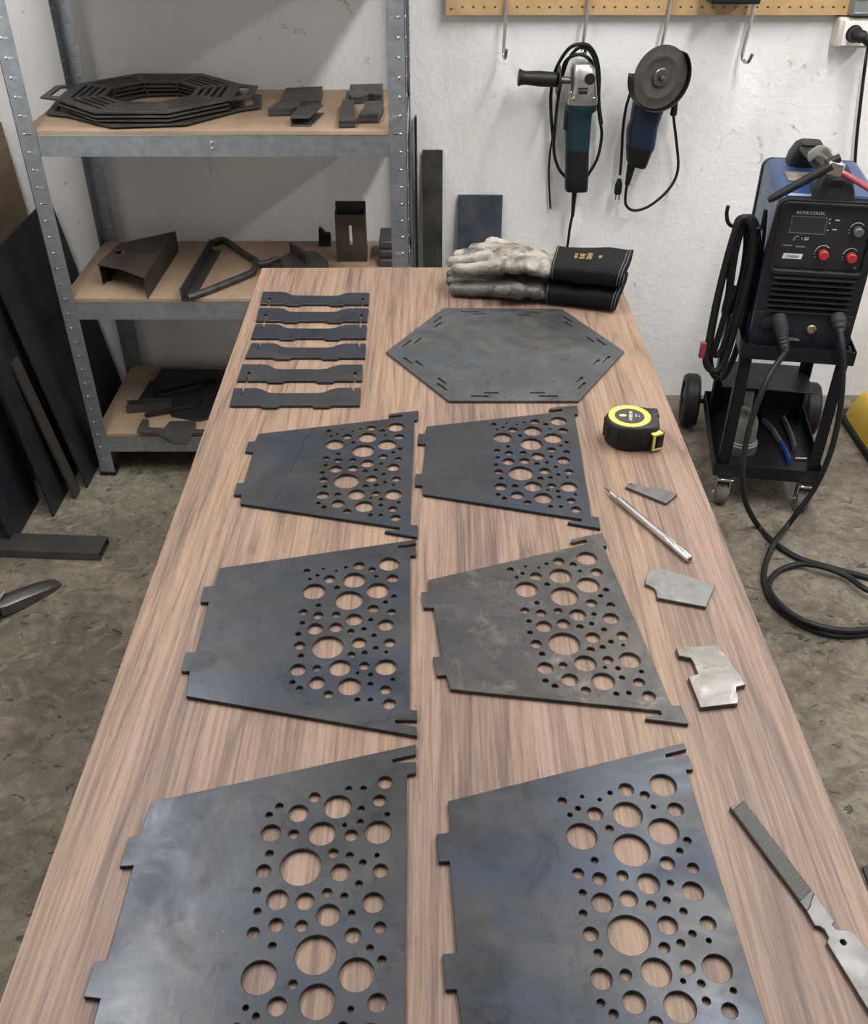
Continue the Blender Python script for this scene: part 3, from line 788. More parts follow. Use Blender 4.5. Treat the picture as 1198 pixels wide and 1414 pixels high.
lean('flat_bar', -.915, 1.995, 2.035, .385, math.radians(9.5), .006, M('brown_flat_bar', (0.06, 0.052, 0.045), 0.5, 0.5), 'narrow brownish flat bar leaning between two dark sheets', 'bar')
lean('steel_sheet', -1.005, 1.80, 1.99, .46, math.radians(4.0), .004, STEEL_DARK, 'smaller dark steel sheet leaning above the rectangular tube', 'sheet')
b = B(); p = PY(22, 688, 1.95); cyl(b, p + Vector((-.012, 0, -.012)), p + Vector((.012, 0, .012)), .007, seg=14); cyl(b, p + Vector((-.004, -.008, -.016)), p + Vector((-.004, -.008, .010)), .004, seg=10)
t = thing('bar_clamp', 'clamp with red bar and chrome screw tucked between the sheets', 'clamp', (p.x, p.y, 0))
obj('screw_head', b, CHROME, t)
b = B(); box(b, (p.x - .012, p.y + .004, 0.0005), (p.x + .004, p.y + .010, p.z + .14)); obj('red_bar', b, M('red_paint', (0.20, 0.012, 0.012), 0.45), t, bevel=.001)

# rectangular tube lying on the floor
a = Vector((-.778, 1.747, 0)); e = Vector((-1.10, 1.765, 0)); d = (e - a).normalized(); L = (e - a).length; n = Vector((d.y, -d.x, 0))
xf = Matrix((d, n, Vector((0, 0, 1)))).transposed().to_4x4(); xf.translation = a + Vector((0, 0, .0005))
TW_, TH_ = .066, .022
t = thing('rectangular_tube', 'dark rectangular steel tube lying on the concrete floor', 'tube', tuple(a))
tm = M('tube_steel', (0.11, 0.106, 0.102), 0.34, 0.75, second=(0.16, 0.155, 0.15), vs=12)
b = B()
bm_o = [(0, 0), (TW_, 0), (TW_, TH_), (0, TH_)]
mm = plate_mesh([(x, y) for x, y in bm_o], [[(.003, .003), (TW_ - .003, .003), (TW_ - .003, TH_ - .003), (.003, TH_ - .003)]], L, .0025)
obj('tube_wall', mm, tm, t, xf=xf @ Matrix(((0, 0, 1, 0), (1, 0, 0, 0), (0, 1, 0, 0), (0, 0, 0, 1))), smooth=False)
# foot of a steel stand
t = thing('steel_stand', 'dark steel stand with a flat tapering foot near the rectangular tube', 'stand', (-.965, 1.585, 0))
tip, root = PZ(80, 800, .012), PZ(2, 832, .03)
d = (tip - root); d.z = 0; L = d.length; d.normalize(); n = Vector((-d.y, d.x, 0))
b = B(); secs = []
for s, w, z, h in ((-.10, .021, .030, .018), (0.0, .021, .026, .018), (.35, .021, .020, .017), (.75, .020, .011, .015), (.93, .017, .0055, .010), (1.0, .012, .003, .005)):
    p = root + d * (L * s) ; secs.append([b.verts.new((p.x + n.x * k * w, p.y + n.y * k * w, zz_)) for k, zz_ in ((-1, z - .0025 if s > .9 else max(.0006, z - h)), (1, z - .0025 if s > .9 else max(.0006, z - h)), (1, z + h * .3), (.55, z + h * .75), (-.55, z + h * .75), (-1, z + h * .3))])
for p_, q_ in zip(secs, secs[1:]):
    for k in range(6): b.faces.new((p_[k], p_[(k + 1) % 6], q_[(k + 1) % 6], q_[k]))
b.faces.new(secs[0]); b.faces.new(secs[-1])
obj('foot', b, tm, t, angle=50)
b = B(); cyl(b, (root.x - .022, root.y - .02, .0006), (root.x - .055, root.y - .02, .5), .022, seg=20); obj('upright', b, tm, t)
b = B(); cyl(b, (root.x - .002, root.y - .024, .046), (root.x + .004, root.y + .018, .046), .004, seg=8); obj('weld_bead', b, GALV, t)
# ================================================================== pegboard with hooks
PEG = M('pegboard', (0.42, 0.27, 0.125), 0.6, second=(0.50, 0.33, 0.165), vs=30)
py0 = WY - .022
x0, x1 = PY(615, 22, py0 - .006).x, PY(1171, 22, py0 - .006).x
zb = PY(800, 21, py0 - .006).z
pg = thing('pegboard', 'brown perforated pegboard fixed high on the white wall', 'pegboard', ((x0 + x1) / 2, WY - .02, zb))
ph, hs = .40, []
nx = int((x1 - x0) / .0254)
for i in range(nx):
    for j in range(14):
        if i == 0 and j == 0: continue
        hs.append(circ(x0 + .0135 + i * .0254, zb + .0165 + j * .0254, .0028, 8))
bm = plate_mesh([(x0, zb), (x1, zb), (x1, zb + ph), (x0, zb + ph)], hs, .006)
obj('board', bm, PEG, pg, xf=Matrix.Translation((0, py0 - .006, 0)) @ Matrix(((1, 0, 0, 0), (0, 0, 1, 0), (0, 1, 0, 0), (0, 0, 0, 1))), smooth=False)
b = B(); box(b, (x0 + .03, py0, zb + .05), (x1 - .03, WY - .0005, zb + .07)); obj('batten', b, PEG, pg, smooth=False)
b = B(); lathe(b, [(.0048, 0), (.0045, .0016), (.002, .0024)], Matrix.Translation((x0 + .0135, py0 - .006, zb + .0165)) @ Matrix.Rotation(math.pi / 2, 4, 'X'), 14); obj('screw', b, CHROME, pg)

HK = M('hook_wire', (0.55, 0.54, 0.52), 0.25, 1.0)
def hook(px, py, label, tilt=0.0, side=0.0, out=.05):
    """bent wire hook: px,py is the lowest point in the photograph"""
    yy = py0 - .012
    p = PY(px, py, yy - .012); xt = p.x + tilt
    t = [(xt, py0 - .001, zb + .075), (xt, yy, zb + .077), (xt, yy - .002, zb + .06), ((xt + p.x) / 2, yy - .004, (zb + p.z) / 2 + .03), (p.x, yy - .006, p.z + .02), (p.x + side * .3, yy - .012, p.z + .003), (p.x + side * .7, yy - .028, p.z + .004), (p.x + side, yy - .036, p.z + .022)]
    o = obj('wall_hook', sweep(B(), spline(t, 6), .0043, 10), HK)
    return tag(o, label, 'hook'), p
hook(695, 80, 'empty bright wire hook beside the teal grinder', .003, .004)
hook(804, 76, 'wire hook holding the teal grinder and its cable', .006, .003)
hook(913, 74, 'wire hook holding the blue grinder with cutting disc', .010, .003)
hook(1024, 86, 'empty wire hook between the blue grinder and the wall socket', .012, .014)

# dark metal box hanging on the pegboard above the frame, shading the wall
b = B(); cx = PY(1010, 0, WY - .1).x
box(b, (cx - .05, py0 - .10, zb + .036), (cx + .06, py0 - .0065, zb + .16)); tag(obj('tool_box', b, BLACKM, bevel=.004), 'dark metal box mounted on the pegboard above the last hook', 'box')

# ================================================================== leaning bar and plate at the wall
def leanwall(name, xa, xb, ztop, mat, label, cat, th=.005):
    """stands on the floor, top edge touching the back wall"""
    foot = WY - .09; ang = math.atan2(.085, ztop)
    b = B(); L = math.hypot(.085, ztop)
    box(b, (xa, 0, 0), (xb, th, L)); xf = Matrix.Translation((0, foot - th, .0012)) @ Matrix.Rotation(-ang, 4, 'X')
    return tag(obj(name, b, mat, xf=xf, bevel=.0008), label, cat)
STEEL_BLUE = steel('blued_steel', (0.045, 0.055, 0.080), (0.13, 0.145, 0.18), (0.07, 0.09, 0.15), 0.36, 0.7)
leanwall('flat_bar', PY(583, 208, 2.52).x, PY(611, 208, 2.52).x, PY(600, 208, 2.52).z, M('dark_flat_bar', (0.035, 0.034, 0.033), 0.4, 0.6, second=(0.09, 0.088, 0.085), vs=14), 'tall narrow dark flat bar leaning against the wall', 'bar')
leanwall('steel_plate', PY(632, 270, 2.52).x, PY(694, 270, 2.52).x, PY(660, 270, 2.52).z, STEEL_BLUE, 'wide blued steel plate leaning against the wall behind the gloves', 'plate')
b = B(); box(b, (SX1 + .008, 2.497, .0005), (SX1 + .014, 2.525, .80)); tag(obj('flat_bar', b, STEEL_DARK, bevel=.001), 'thin dark bar standing between the shelving and the wall', 'bar')

# ================================================================== teal grinder
cg = crop(640, 0, 1198 / 320.)
def W(c, x, y, yy): return PY(*c(x, y), yy)
gy = WY - .060
TEAL = M('teal_plastic', (0.004, 0.028, 0.034), 0.45)
CAST = M('cast_aluminium', (0.46, 0.455, 0.44), 0.36, 0.9, second=(0.60, 0.59, 0.57), vs=60, bp=.05)
def loft(name, secs, mat, parent, n=24, pw=3.2, **k):
    """secs: (centre, half width vector, half depth vector); superellipse sections"""
    b = B(); rings = []
    for c, hx, hy in secs:
        ring = []
        for i in range(n):
            a = 2 * math.pi * i / n; ca, sa = math.cos(a), math.sin(a)
            ring.append(b.verts.new(Vector(c) + Vector(hx) * math.copysign(abs(ca) ** (2 / pw), ca) + Vector(hy) * math.copysign(abs(sa) ** (2 / pw), sa)))
        rings.append(ring)
    for p, q in zip(rings, rings[1:]):
        for i in range(n): b.faces.new((p[i], p[(i + 1) % n], q[(i + 1) % n], q[i]))
    b.faces.new(rings[0][::-1]); b.faces.new(rings[-1])
    return obj(name, b, mat, parent, **k)
def gsec(c, xl, xr, y, yy, dep):
    a, e = W(c, xl, y, yy), W(c, xr, y, yy); m = (a + e) / 2
    return (m, (e - a) / 2, Vector((0, dep, 0)))
g = thing('angle_grinder', 'teal angle grinder with silver gear head and black side handle on hook', 'grinder', tuple(W(cg, 585, 985, gy)))
loft('rear_housing', [gsec(cg, *s) for s in [(527,638,985,gy,.018), (522,640,972,gy,.022), (524,643,900,gy,.024), (526,646,768,gy,.025)]], BLACKP, g)
loft('motor_housing', [gsec(cg, *s) for s in [(526,648,768,gy,.0255), (524,655,650,gy,.027), (526,662,580,gy,.029), (526,684,565,gy,.032), (528,686,530,gy,.033)]], TEAL, g)
hd = loft('gear_head', [gsec(cg, *s) for s in [(528,687,529,gy,.0335), (530,687,500,gy,.036), (545,684,470,gy,.038), (550,680,400,gy,.039), (552,672,350,gy,.037), (562,655,322,gy,.030), (580,640,312,gy,.018)]], CAST, g, pw=4)
p = W(cg, 652, 408, gy - .040); b = B(); cyl(b, p + Vector((0, .006, 0)), p + Vector((0, -.004, 0)), .0125, seg=20); obj('spindle_lock', b, BLACKP, hd)
for y, w, hgt in ((458, 34, .0022), (478, 30, .004)):
    p = W(cg, 617, y, gy - .0385); b = B(); box(b, (p.x - w * .00035, p.y - .0015, p.z - hgt), (p.x + w * .00035, p.y + .004, p.z + hgt)); obj('vent_slot', b, BLACKP, hd, bevel=.001)
for x, y in ((552, 480), (562, 510), (672, 508)):
    p = W(cg, x, y, gy - .034); b = B(); lathe(b, [(.003, 0), (.0028, .003), (.001, .004)], Matrix.Translation(p) @ Matrix.Rotation(math.pi / 2, 4, 'X'), 10); obj('screw', b, CHROME, hd)
a, e = W(cg, 280, 400, gy - .012), W(cg, 545, 416, gy - .012); fr = frame(a, e); L = (e - a).length
sd = obj('side_handle', lathe(B(), [(.012, 0), (.0190, .001), (.0195, .005), (.0165, .009), (.0152, .02), (.0178, L * .42), (.0168, L * .66), (.0170, L * .74), (.0150, L * .76)], fr, 20), BLACKP, g)
obj('guard_flange', lathe(B(), [(.012, L * .76), (.034, L * .775), (.034, L * .79), (.012, L * .84)], fr, 24), BLACKP, sd)
obj('threaded_rod', lathe(B(), [(.0080, L * .84), (.0080, L * 1.02)], fr, 14), M('handle_bolt', (0.12, 0.10, 0.095), 0.4, 0.6), sd)
p = W(cg, 525, 620, gy - .01); b = B(); box(b, (p.x - .003, p.y - .008, p.z - .022), (p.x + .004, p.y + .008, p.z + .022)); obj('slide_switch', b, BLACKP, g, bevel=.002)
p0, p1 = W(cg, 573, 985, gy), W(cg, 562, 1120, gy); obj('cable_sleeve', sweep(B(), [p0, (p0 + p1) / 2, p1], [.0068, .0055, .0042], 12), RUBBER, g)
bk = WY - .012
cable('power_cable', [W(cg, 563, 1110, gy), W(cg, 548, 1180, gy + .02), W(cg, 538, 1260, bk - .006), PY(779, 362, bk), PY(777, 420, bk), PY(776, 520, bk)], .0036, RUBBER, g)
def loop(c, pts, r, parent, name='cable_loop', closed=False):
    return cable(name, [W(c, x, y, yy) for x, y, yy in pts], r, RUBBER, parent, closed=closed)
lp = gy - .022
loop(cg, [(530,920,gy+.018),(490,870,gy+.02),(466,780,gy+.02),(472,650,gy+.015),(492,480,gy+.015),(530,330,gy-.0),(575,262,lp),(612,246,lp),(650,262,lp),(682,330,gy-.01),(692,430,gy+.0),(690,500,gy+.01),(700,600,gy+.015),(713,700,gy+.018),(690,820,gy+.02),(636,915,gy+.02)], .0038, g)
loop(cg, [(462,720,gy+.03),(452,600,gy+.03),(452,470,gy+.03),(480,350,gy+.02),(540,255,lp-.004),(600,228,lp-.006),(650,240,lp-.004),(686,300,gy-.01),(700,390,gy+.01),(698,520,gy+.026),(712,640,gy+.03)], .0042, g)
loop(cg, [(510,400,gy+.02),(520,330,gy+.01),(560,290,lp),(612,284,lp),(655,312,gy-.01),(668,350,gy+.02)], .0042, g)
loop(cg, [(462,690,gy+.03),(445,800,bk),(440,920,bk),(448,1078,bk)], .0026, g, 'cable_tail')

# ================================================================== blue grinder
BLUE = M('navy_plastic', (0.006, 0.013, 0.036), 0.45)
g = thing('angle_grinder', 'blue angle grinder with a large dark cutting disc and guard on hook', 'grinder', tuple(W(cg, 850, 950, gy)))
def sec2(x, y, w, dep, yy=gy):
    m = W(cg, x, y, yy); k = PY(640 + (x + w) / 3.744, y / 3.744, yy) - m
    ax = Vector((math.cos(-.2), 0, math.sin(-.2)))
    return (m, ax * k.length, Vector((0, dep, 0)))
loft('rear_housing', [sec2(*s) for s in [(895,858,42,.02), (893,845,52,.024), (905,770,68,.027), (912,752,72,.028)]], BLACKP, g)
loft('motor_housing', [sec2(*s) for s in [(912,754,73,.0285), (918,690,78,.030), (930,640,72,.030), (950,560,80,.032), (965,500,80,.034)]], BLUE, g)
loft('gear_head', [sec2(*s) for s in [(966,500,76,.033), (990,420,72,.034), (1005,350,60,.030), (1010,320,40,.022)]], M('dark_cast', (0.06, 0.06, 0.06), 0.5, 0.6), g)
ce = W(cg, 1015, 400, gy - .058)
tl = Matrix.Translation(ce) @ Matrix.Rotation(.33, 4, 'Z') @ Matrix.Rotation(math.pi / 2 + .03, 4, 'X')
rd = (W(cg, 1015, 236, ce.y) - W(cg, 1015, 566, ce.y)).length / 2
DISC = M('cutting_disc', (0.040, 0.037, 0.031), 0.7, 0.0, second=(0.058, 0.054, 0.046), vs=60, bp=.1, bs=700)
dk = obj('cutting_disc', lathe(B(), [(.001, -.0012), (rd, -.0012), (rd, .0008), (rd * .72, .0010), (rd * .70, .0016), (rd * .62, .0016), (rd * .60, .0008), (rd * .30, .0002), (.001, .0002)], tl, 64, cap=False), DISC, g)
obj('clamp_nut', lathe(B(), [(rd * .30, .0004), (rd * .30, .004), (rd * .27, .0055), (rd * .12, .0055), (rd * .11, .0040), (rd * .09, .0040), (rd * .085, .011), (rd * .05, .012)], tl, 32), M('nut_steel', (0.16, 0.155, 0.15), 0.35, 0.9), dk)
# half-round guard behind and around the disc
b = B(); R0 = rd * 1.07; n = 40; a0, a1 = math.radians(172), math.radians(404)
rows = [[], [], [], []]
for i in range(n + 1):
    a = a0 + (a1 - a0) * i / n
    for j, (r, h) in enumerate(((rd * .35, -.018), (R0, -.018), (R0, .013), (R0 * .985, .013))):
        rows[j].append(b.verts.new(tl @ Vector((r * math.cos(a), r * math.sin(a), h))))
for p, q in zip(rows, rows[1:]):
    for i in range(n): b.faces.new((p[i], p[i + 1], q[i + 1], q[i]))
go = obj('guard', b, M('guard_steel', (0.05, 0.048, 0.045), 0.42, 0.8), g); so = go.modifiers.new('s', 'SOLIDIFY'); so.thickness = .0016
p0, p1 = W(cg, 868, 850, gy), W(cg, 845, 955, gy); obj('cable_sleeve', sweep(B(), [p0, (p0 + p1) / 2, p1], [.011, .009, .006], 12), RUBBER, g)
loop(cg, [(845,950,gy),(836,1010,gy+.01),(840,1062,gy+.015),(880,1088,gy+.02),(950,1070,gy+.02),(1030,1010,gy+.02),(1085,940,gy+.02),(1108,860,gy+.02),(1100,740,gy+.02),(1088,640,gy+.01),(1085,600,gy)], .0036, g)
p = W(cg, 1086, 575, gy); obj('cable_boot', lathe(B(), [(.004, -.012), (.0085, -.008), (.0085, .006), (.007, .022)], Matrix.Translation(p), 12), BLACKP, g)
loop(cg, [(868,460,gy+.01),(838,560,gy+.015),(822,680,gy+.02),(816,800,gy+.02),(808,905,gy+.02)], .0036, g, 'cable_tail')
p = W(cg, 800, 960, gy + .015)
pl = obj('plug', lathe(B(), [(.0075, -.022), (.0095, -.018), (.010, .002), (.007, .012), (.0045, .018)], Matrix.Translation(p), 10, flat=.7), BLACKP, g)
for s in (-.0045, .0045):
    b = B(); cyl(b, p + Vector((s, 0, -.036)), p + Vector((s, 0, -.021)), .0021, seg=10); obj('plug_pin', b, CHROME, pl)

# ================================================================== wall socket, plug, switch box
so_y = WY - .045
a = PY(1152, 67, so_y); e = PY(1160, 25, so_y)
t = thing('wall_socket', 'white surface-mounted wall socket with a black plug in it', 'socket', (a.x + .03, WY, a.z))
xs, zs_, ze = a.x, a.z, e.z
b = B(); box(b, (xs, WY - .045, zs_), (xs + .085, WY - .0005, zs_ + .085 if False else ze)); obj('back_box', b, M('aged_white_plastic', (0.55, 0.52, 0.45), 0.45), t, bevel=.006)
b = B(); box(b, (xs + .011, WY - .0485, zs_ + .006), (xs + .075, WY - .0452, ze - .006)); cv = obj('cover_plate', b, M('bright_white_plastic', (0.80, 0.79, 0.77), 0.35), t, bevel=.0015)
cxy = Vector((xs + .036, WY - .049, (zs_ + ze) / 2))
b = B(); lathe(b, [(.019, 0), (.019, .0015), (.016, .0016)], Matrix.Translation(cxy) @ Matrix.Rotation(math.pi / 2, 4, 'X'), 28); obj('socket_well', b, BLACKP, cv)
pc = [cxy + Vector((0, .0, 0)), cxy + Vector((0, -.022, 0)), cxy + Vector((.010, -.034, -.002)), cxy + Vector((.024, -.036, -.010))]
pw = thing('power_plug', 'black mains plug with cable hanging down beside the welder', 'plug', tuple(pc[0]))
obj('plug_body', sweep(B(), spline(pc, 5), [.0165] * 6 + [.014] * 5 + [.011] * 5, 16), RUBBER, pw)
cable('mains_cable', [pc[-1], pc[-1] + Vector((.004, .004, -.02)), PY(1194, 90, so_y + .02), PY(1188, 140, so_y + .02), PY(1183, 185, so_y + .02), PY(1180, 225, so_y + .02), PY(1176, 300, so_y + .02), PY(1172, 380, so_y + .02)], .0042, RUBBER, pw)
a = PY(1173, 22, WY - .05); b = B(); box(b, (a.x, WY - .055, a.z), (a.x + .12, WY - .0005, a.z + .13))
t = thing('switch_box', 'grey metal switch box above the wall socket', 'switch box', (a.x + .06, WY, a.z))
obj('enclosure', b, M('grey_enclosure', (0.30, 0.31, 0.32), 0.35, 0.6), t, bevel=.004)
for k in (0, 1):
    b = B(); box(b, (a.x + .008, WY - .0575, a.z + .004 + k * .03), (a.x + .112, WY - .0551, a.z + .008 + k * .03)); obj('cover_rib', b, M('grey_enclosure', (0.3, 0.31, 0.32)), t, bevel=.0008)
# ================================================================== welding cart
CO = Vector((0.815, 1.955, 0)); MW = Matrix.Translation(CO) @ Matrix.Rotation(math.radians(-9), 4, 'Z')
ct = thing('welding_cart', 'black steel welding cart on casters carrying the blue welder', 'cart', tuple(CO))
def lb(name, lo, hi, mat, parent, bevel=.0015, **k):
    b = B(); box(b, lo, hi); return obj(name, b, mat, parent, xf=MW, bevel=bevel, **k)
def tray(name, x0, x1, y0, y1, z0, lip):
    b = B(); box(b, (x0, y0, z0), (x1, y1, z0 + .002))
    for lo, hi in (((x0, y0, z0), (x1, y0 + .002, z0 + lip)), ((x0, y1 - .002, z0), (x1, y1, z0 + lip)), ((x0, y0, z0), (x0 + .002, y1, z0 + lip)), ((x1 - .002, y0, z0), (x1, y1, z0 + lip))): box(b, lo, hi)
    return obj(name, b, BLACKM, ct, xf=MW, smooth=False)
tray('lower_tray', -.128, .128, .0, .37, .088, .034)
tray('upper_tray', -.122, .126, .0, .34, .409, .034)
for sx in (-1, 1):
    for y, nm in ((.012, 1), (.32, -1)):
        b = B(); x = sx * .118
        box(b, (min(x, x - sx * .026), y, .092), (max(x, x - sx * .026), y + .003, .44)); box(b, (min(x, x - sx * .003), min(y, y + nm * .026), .092), (max(x, x - sx * .003), max(y, y + nm * .026), .44))
        obj('upright', b, BLACKM, ct, xf=MW, smooth=False)
lb('back_panel', (-.112, .345, .092), (.112, .348, .225), BLACKM, ct)
lb('middle_shelf', (-.112, .20, .225), (.112, .348, .229), BLACKM, ct)
for sx in (-1, 1):
    b = B()
    for q in (.018, .018):
        pass
    bt = B(); x = sx * .098; y = .004
    box(bt, (x - .019, y - .019, .0815), (x + .019, y + .019, .0875))
    cs_ = obj('caster', bt, CHROME, ct, xf=MW, bevel=.001)
    b = B()
    for k in (-1, 1): box(b, (x + k * .0165 - .0012, y - .002, .026), (x + k * .0165 + .0012, y + .026, .0815))
    cyl(b, (x - .021, y + .012, .0305), (x + .021, y + .012, .0305), .0042, seg=10)
    obj('fork', b, CHROME, cs_, xf=MW, smooth=False)
    b = B(); lathe(b, [(.010, -.0145), (.027, -.0145), (.030, -.010), (.030, .010), (.027, .0145), (.010, .0145)], Matrix.Translation((x, y + .012, .0305)) @ Matrix.Rotation(math.pi / 2, 4, 'Y'), 28)
    obj('wheel', b, M('grey_rubber', (0.12, 0.115, 0.105), 0.6), cs_, xf=MW)
    b = B(); xx = sx * .160; lathe(b, [(.014, -.020), (.030, -.018), (.052, -.014), (.056, -.020), (.070, -.020), (.075, -.013), (.075, .013), (.070, .020), (.056, .020), (.052, .014), (.030, .018), (.014, .020)], Matrix.Translation((xx, .395, .0755)) @ Matrix.Rotation(math.pi / 2, 4, 'Y'), 40)
    obj('rear_wheel', b, RUBBER, ct, xf=MW)
b = B(); cyl(b, (-.185, .395, .0755), (.185, .395, .0755), .007, seg=12); box(b, (-.115, .366, .066), (-.105, .402, .10)); box(b, (.105, .366, .066), (.115, .402, .10)); obj('axle', b, BLACKM, ct, xf=MW, smooth=False)
# cable hook on the side of the cart
yk = 2.06
hp = [PY(1060, 268, yk), PY(1057, 290, yk), PY(1052, 312, yk), PY(1046, 316, yk), PY(1018, 314, yk), PY(1006, 309, yk), PY(1003, 296, yk), PY(1005, 284, yk)]
obj('cable_hook', sweep(B(), spline([hp[0] + Vector((.02, 0, -.30)), hp[0] + Vector((.012, 0, -.12))] + hp[1:], 6), .0042, 10), BLACKM, ct)

# coil of cable hung on that hook
t = thing('cable_coil', 'coil of thick black cable hanging on the cart hook', 'cable', tuple(PY(985, 512, yk)))
rc = .0075
coils = [[(1022,303),(1008,340),(990,410),(978,470),(974,500),(984,512),(1000,500),(1018,440),(1034,380),(1040,330),(1034,306)],
 [(1030,302),(1016,345),(1004,420),(990,470),(985,488),(996,484),(1016,430),(1030,370),(1036,325)],
 [(1040,304),(1046,330),(1042,380),(1028,440),(1014,490),(998,520),(984,516),(980,480),(992,410),(1010,340),(1026,304)],
 [(1018,306),(1010,345),(1006,400),(1000,430),(1008,428),(1022,390),(1030,340),(1028,306)]]
for i, cpts in enumerate(coils):
    yy = yk - .024 + i * .016
    obj('cable_turn', sweep(B(), spline([PY(x, y, yy) for x, y in cpts], 6, True), rc, 10, closed=True), RUBBER, t)
p = PY(970, 482, yk - .028); b = B(); box(b, (p.x - .007, p.y - .006, p.z - .022), (p.x + .007, p.y + .006, p.z + .018)); obj('red_clip', b, M('dull_red_plastic', (0.22, 0.035, 0.045), 0.5), t, bevel=.003)

# ================================================================== welder
BLUEP = M('blue_painted_steel', (0.016, 0.048, 0.140), 0.34, 0.0, rv=.06)
FAS = M('fascia_plastic', (0.013, 0.013, 0.014), 0.48, bp=.1, bs=900, spec=.28)
PANEL = M('panel_film', (0.017, 0.017, 0.020), 0.4)
PRINT = M('white_print', (0.62, 0.62, 0.62), 0.5)
GPRINT = M('grey_print', (0.16, 0.16, 0.17), 0.5)
we = thing('welder', 'blue and black portable welding machine with two red knobs', 'welder', tuple(MW @ Vector((0, .15, .412))))
WX0, WX1, WZ0, WZ1 = -.104, .112, .4125, .770
FD = .016
Y0 = .030                                           # front of the fascia
def rrect(x0, x1, z0, z1, r, n=6):
    out = []
    for cx, cz, a0 in ((x1 - r, z1 - r, 0), (x0 + r, z1 - r, 90), (x0 + r, z0 + r, 180), (x1 - r, z0 + r, 270)):
        for i in range(n + 1):
            a = math.radians(a0 + 90 * i / n); out.append((cx + r * math.cos(a), cz + r * math.sin(a)))
    return out
XZ = Matrix(((1, 0, 0, 0), (0, 0, 1, 0), (0, 1, 0, 0), (0, 0, 0, 1)))     # plate plane -> upright, thickness towards +y
def up(name, out, holes, y0, th, mat, parent, bev=.001):
    return obj(name, plate_mesh(out, holes, th, bev), mat, parent, xf=MW @ Matrix.Translation((0, y0, 0)) @ XZ, angle=30)
bd = up('case', rrect(WX0 + .003, WX1 - .003, WZ0, WZ1, .022), [], Y0 + FD, .275 - FD, BLUEP, we, .004)
up('rear_fascia', rrect(WX0, WX1, WZ0, WZ1 - .004, .022), [], Y0 + .2755, .02, FAS, we, .003)
PZ0, PZ1 = .612, .752
slots = []
for r in range(6):
    z = .590 - r * .0128
    for xa, xb in ((-.080, -.002), (.002, .060), (.064, .088)): slots.append([(xa, z - .0038), (xb, z - .0038), (xb, z + .0038), (xa, z + .0038)])
ol = rrect(WX0, WX1, WZ0 + .001, WZ1 - .006, .024)
def part_z(o, za, zb_):
    """clip the fascia outline to a band of height"""
    xs_ = lambda z: (min(x for x, q in o), max(x for x, q in o))
    pts = [p for p in o if za < p[1] < zb_]
    L_ = sorted([p for p in pts if p[0] < 0], key=lambda p: p[1]); R_ = sorted([p for p in pts if p[0] >= 0], key=lambda p: p[1])
    lo_l = [] if za <= min(z for x, z in o) else [(WX0, za)]; hi_l = [] if zb_ >= max(z for x, z in o) else [(WX0, zb_)]
    lo_r = [(-x + WX0 + WX1, z) for x, z in lo_l]; hi_r = [(-x + WX0 + WX1, z) for x, z in hi_l]
    return lo_r + R_ + hi_r + hi_l + L_[::-1] + lo_l
fs = up('front_fascia', part_z(ol, .6055, 9), [rrect(WX0 + .017, WX1 - .017, PZ0, PZ1, .008)], Y0, FD - .0002, FAS, we, .0006)
up('vent_grille', part_z(ol, .513, .6055), slots, Y0, FD - .003, FAS, we, .0004)
NAVY = M('navy_black_plastic', (0.010, 0.011, 0.019), 0.42)
up('lower_fascia', part_z(ol, 0, .513), [], Y0, FD - .0002, NAVY, we, .0006)
lb('vent_back', (-.088, Y0 + .0135, .515), (.094, Y0 + .0155, .600), M('vent_dark', (0.006, 0.006, 0.007), 0.6), fs, 0)
# louvre blades
for r in range(7):
    z = .5965 - r * .0128
    b = B(); box(b, (-.082, -.010, -.0011), (.090, .004, .0011), Matrix.Translation((0, Y0 + .001, z)) @ Matrix.Rotation(math.radians(18), 4, 'X')); obj('louvre', b, FAS, fs, xf=MW, smooth=False)
pn = up('control_panel', rrect(WX0 + .018, WX1 - .018, PZ0 + .001, PZ1 - .001, .007), [], Y0 + .0080, .0075, PANEL, we, .0005)
YP = Y0 + .0075
# raised bezel round the panel
up('bezel', rrect(WX0 + .009, WX1 - .009, PZ0 - .010, PZ1 + .008, .014), [rrect(WX0 + .017, WX1 - .017, PZ0, PZ1, .008)], Y0 - .005, .0052, FAS, we, .0015)
def fr_(x, z, y=None): return MW @ Matrix.Translation((x, YP if y is None else y, z)) @ Matrix.Rotation(math.pi / 2, 4, 'X')
dx0, dx1, dz0, dz1 = -.068, .004, .690, .727
up('display_frame', [(dx0, dz0), (dx1 - .003, dz0), (dx1, dz0 + .002), (dx1, dz1), (dx0, dz1)], [[(dx0 + .0012, dz0 + .0012), (dx1 - .0015, dz0 + .0012), (dx1 - .0012, dz0 + .003), (dx1 - .0012, dz1 - .0012), (dx0 + .0012, dz1 - .0012)]], YP - .0005, .0008, GPRINT, pn, .0001)
up('display', [(dx0 + .0014, dz0 + .0014), (dx1 - .0016, dz0 + .0014), (dx1 - .0016, dz1 - .0014), (dx0 + .0014, dz1 - .0014)], [], YP - .0001, .0005, M('display_glass', (0.03, 0.03, 0.031), 0.25), pn, .0001)
text_obj('title_print', 'B4.INE COUSA.', .0088, fr_(-.032, .7345), PRINT, pn)
text_obj('mode_print', '\u2022 20', .0095, fr_(-.033, .679), PRINT, pn, shear=.2)
text_obj('badge_print', 'CIGEAR', .0082, fr_(-.0505, .6395, YP - .0006), PANEL, pn)
up('badge', [(-.071, .634), (-.031, .634), (-.029, .6455), (-.069, .6455)], [], YP - .0004, .0005, M('white_badge', (0.68, 0.68, 0.67), 0.45), pn, .0001)
up('symbol_print', [(-.058, .674), (-.054, .674), (-.050, .683), (-.046, .683), (-.046, .685), (-.052, .685)], [], YP - .0003, .0004, GPRINT, pn, .0001)
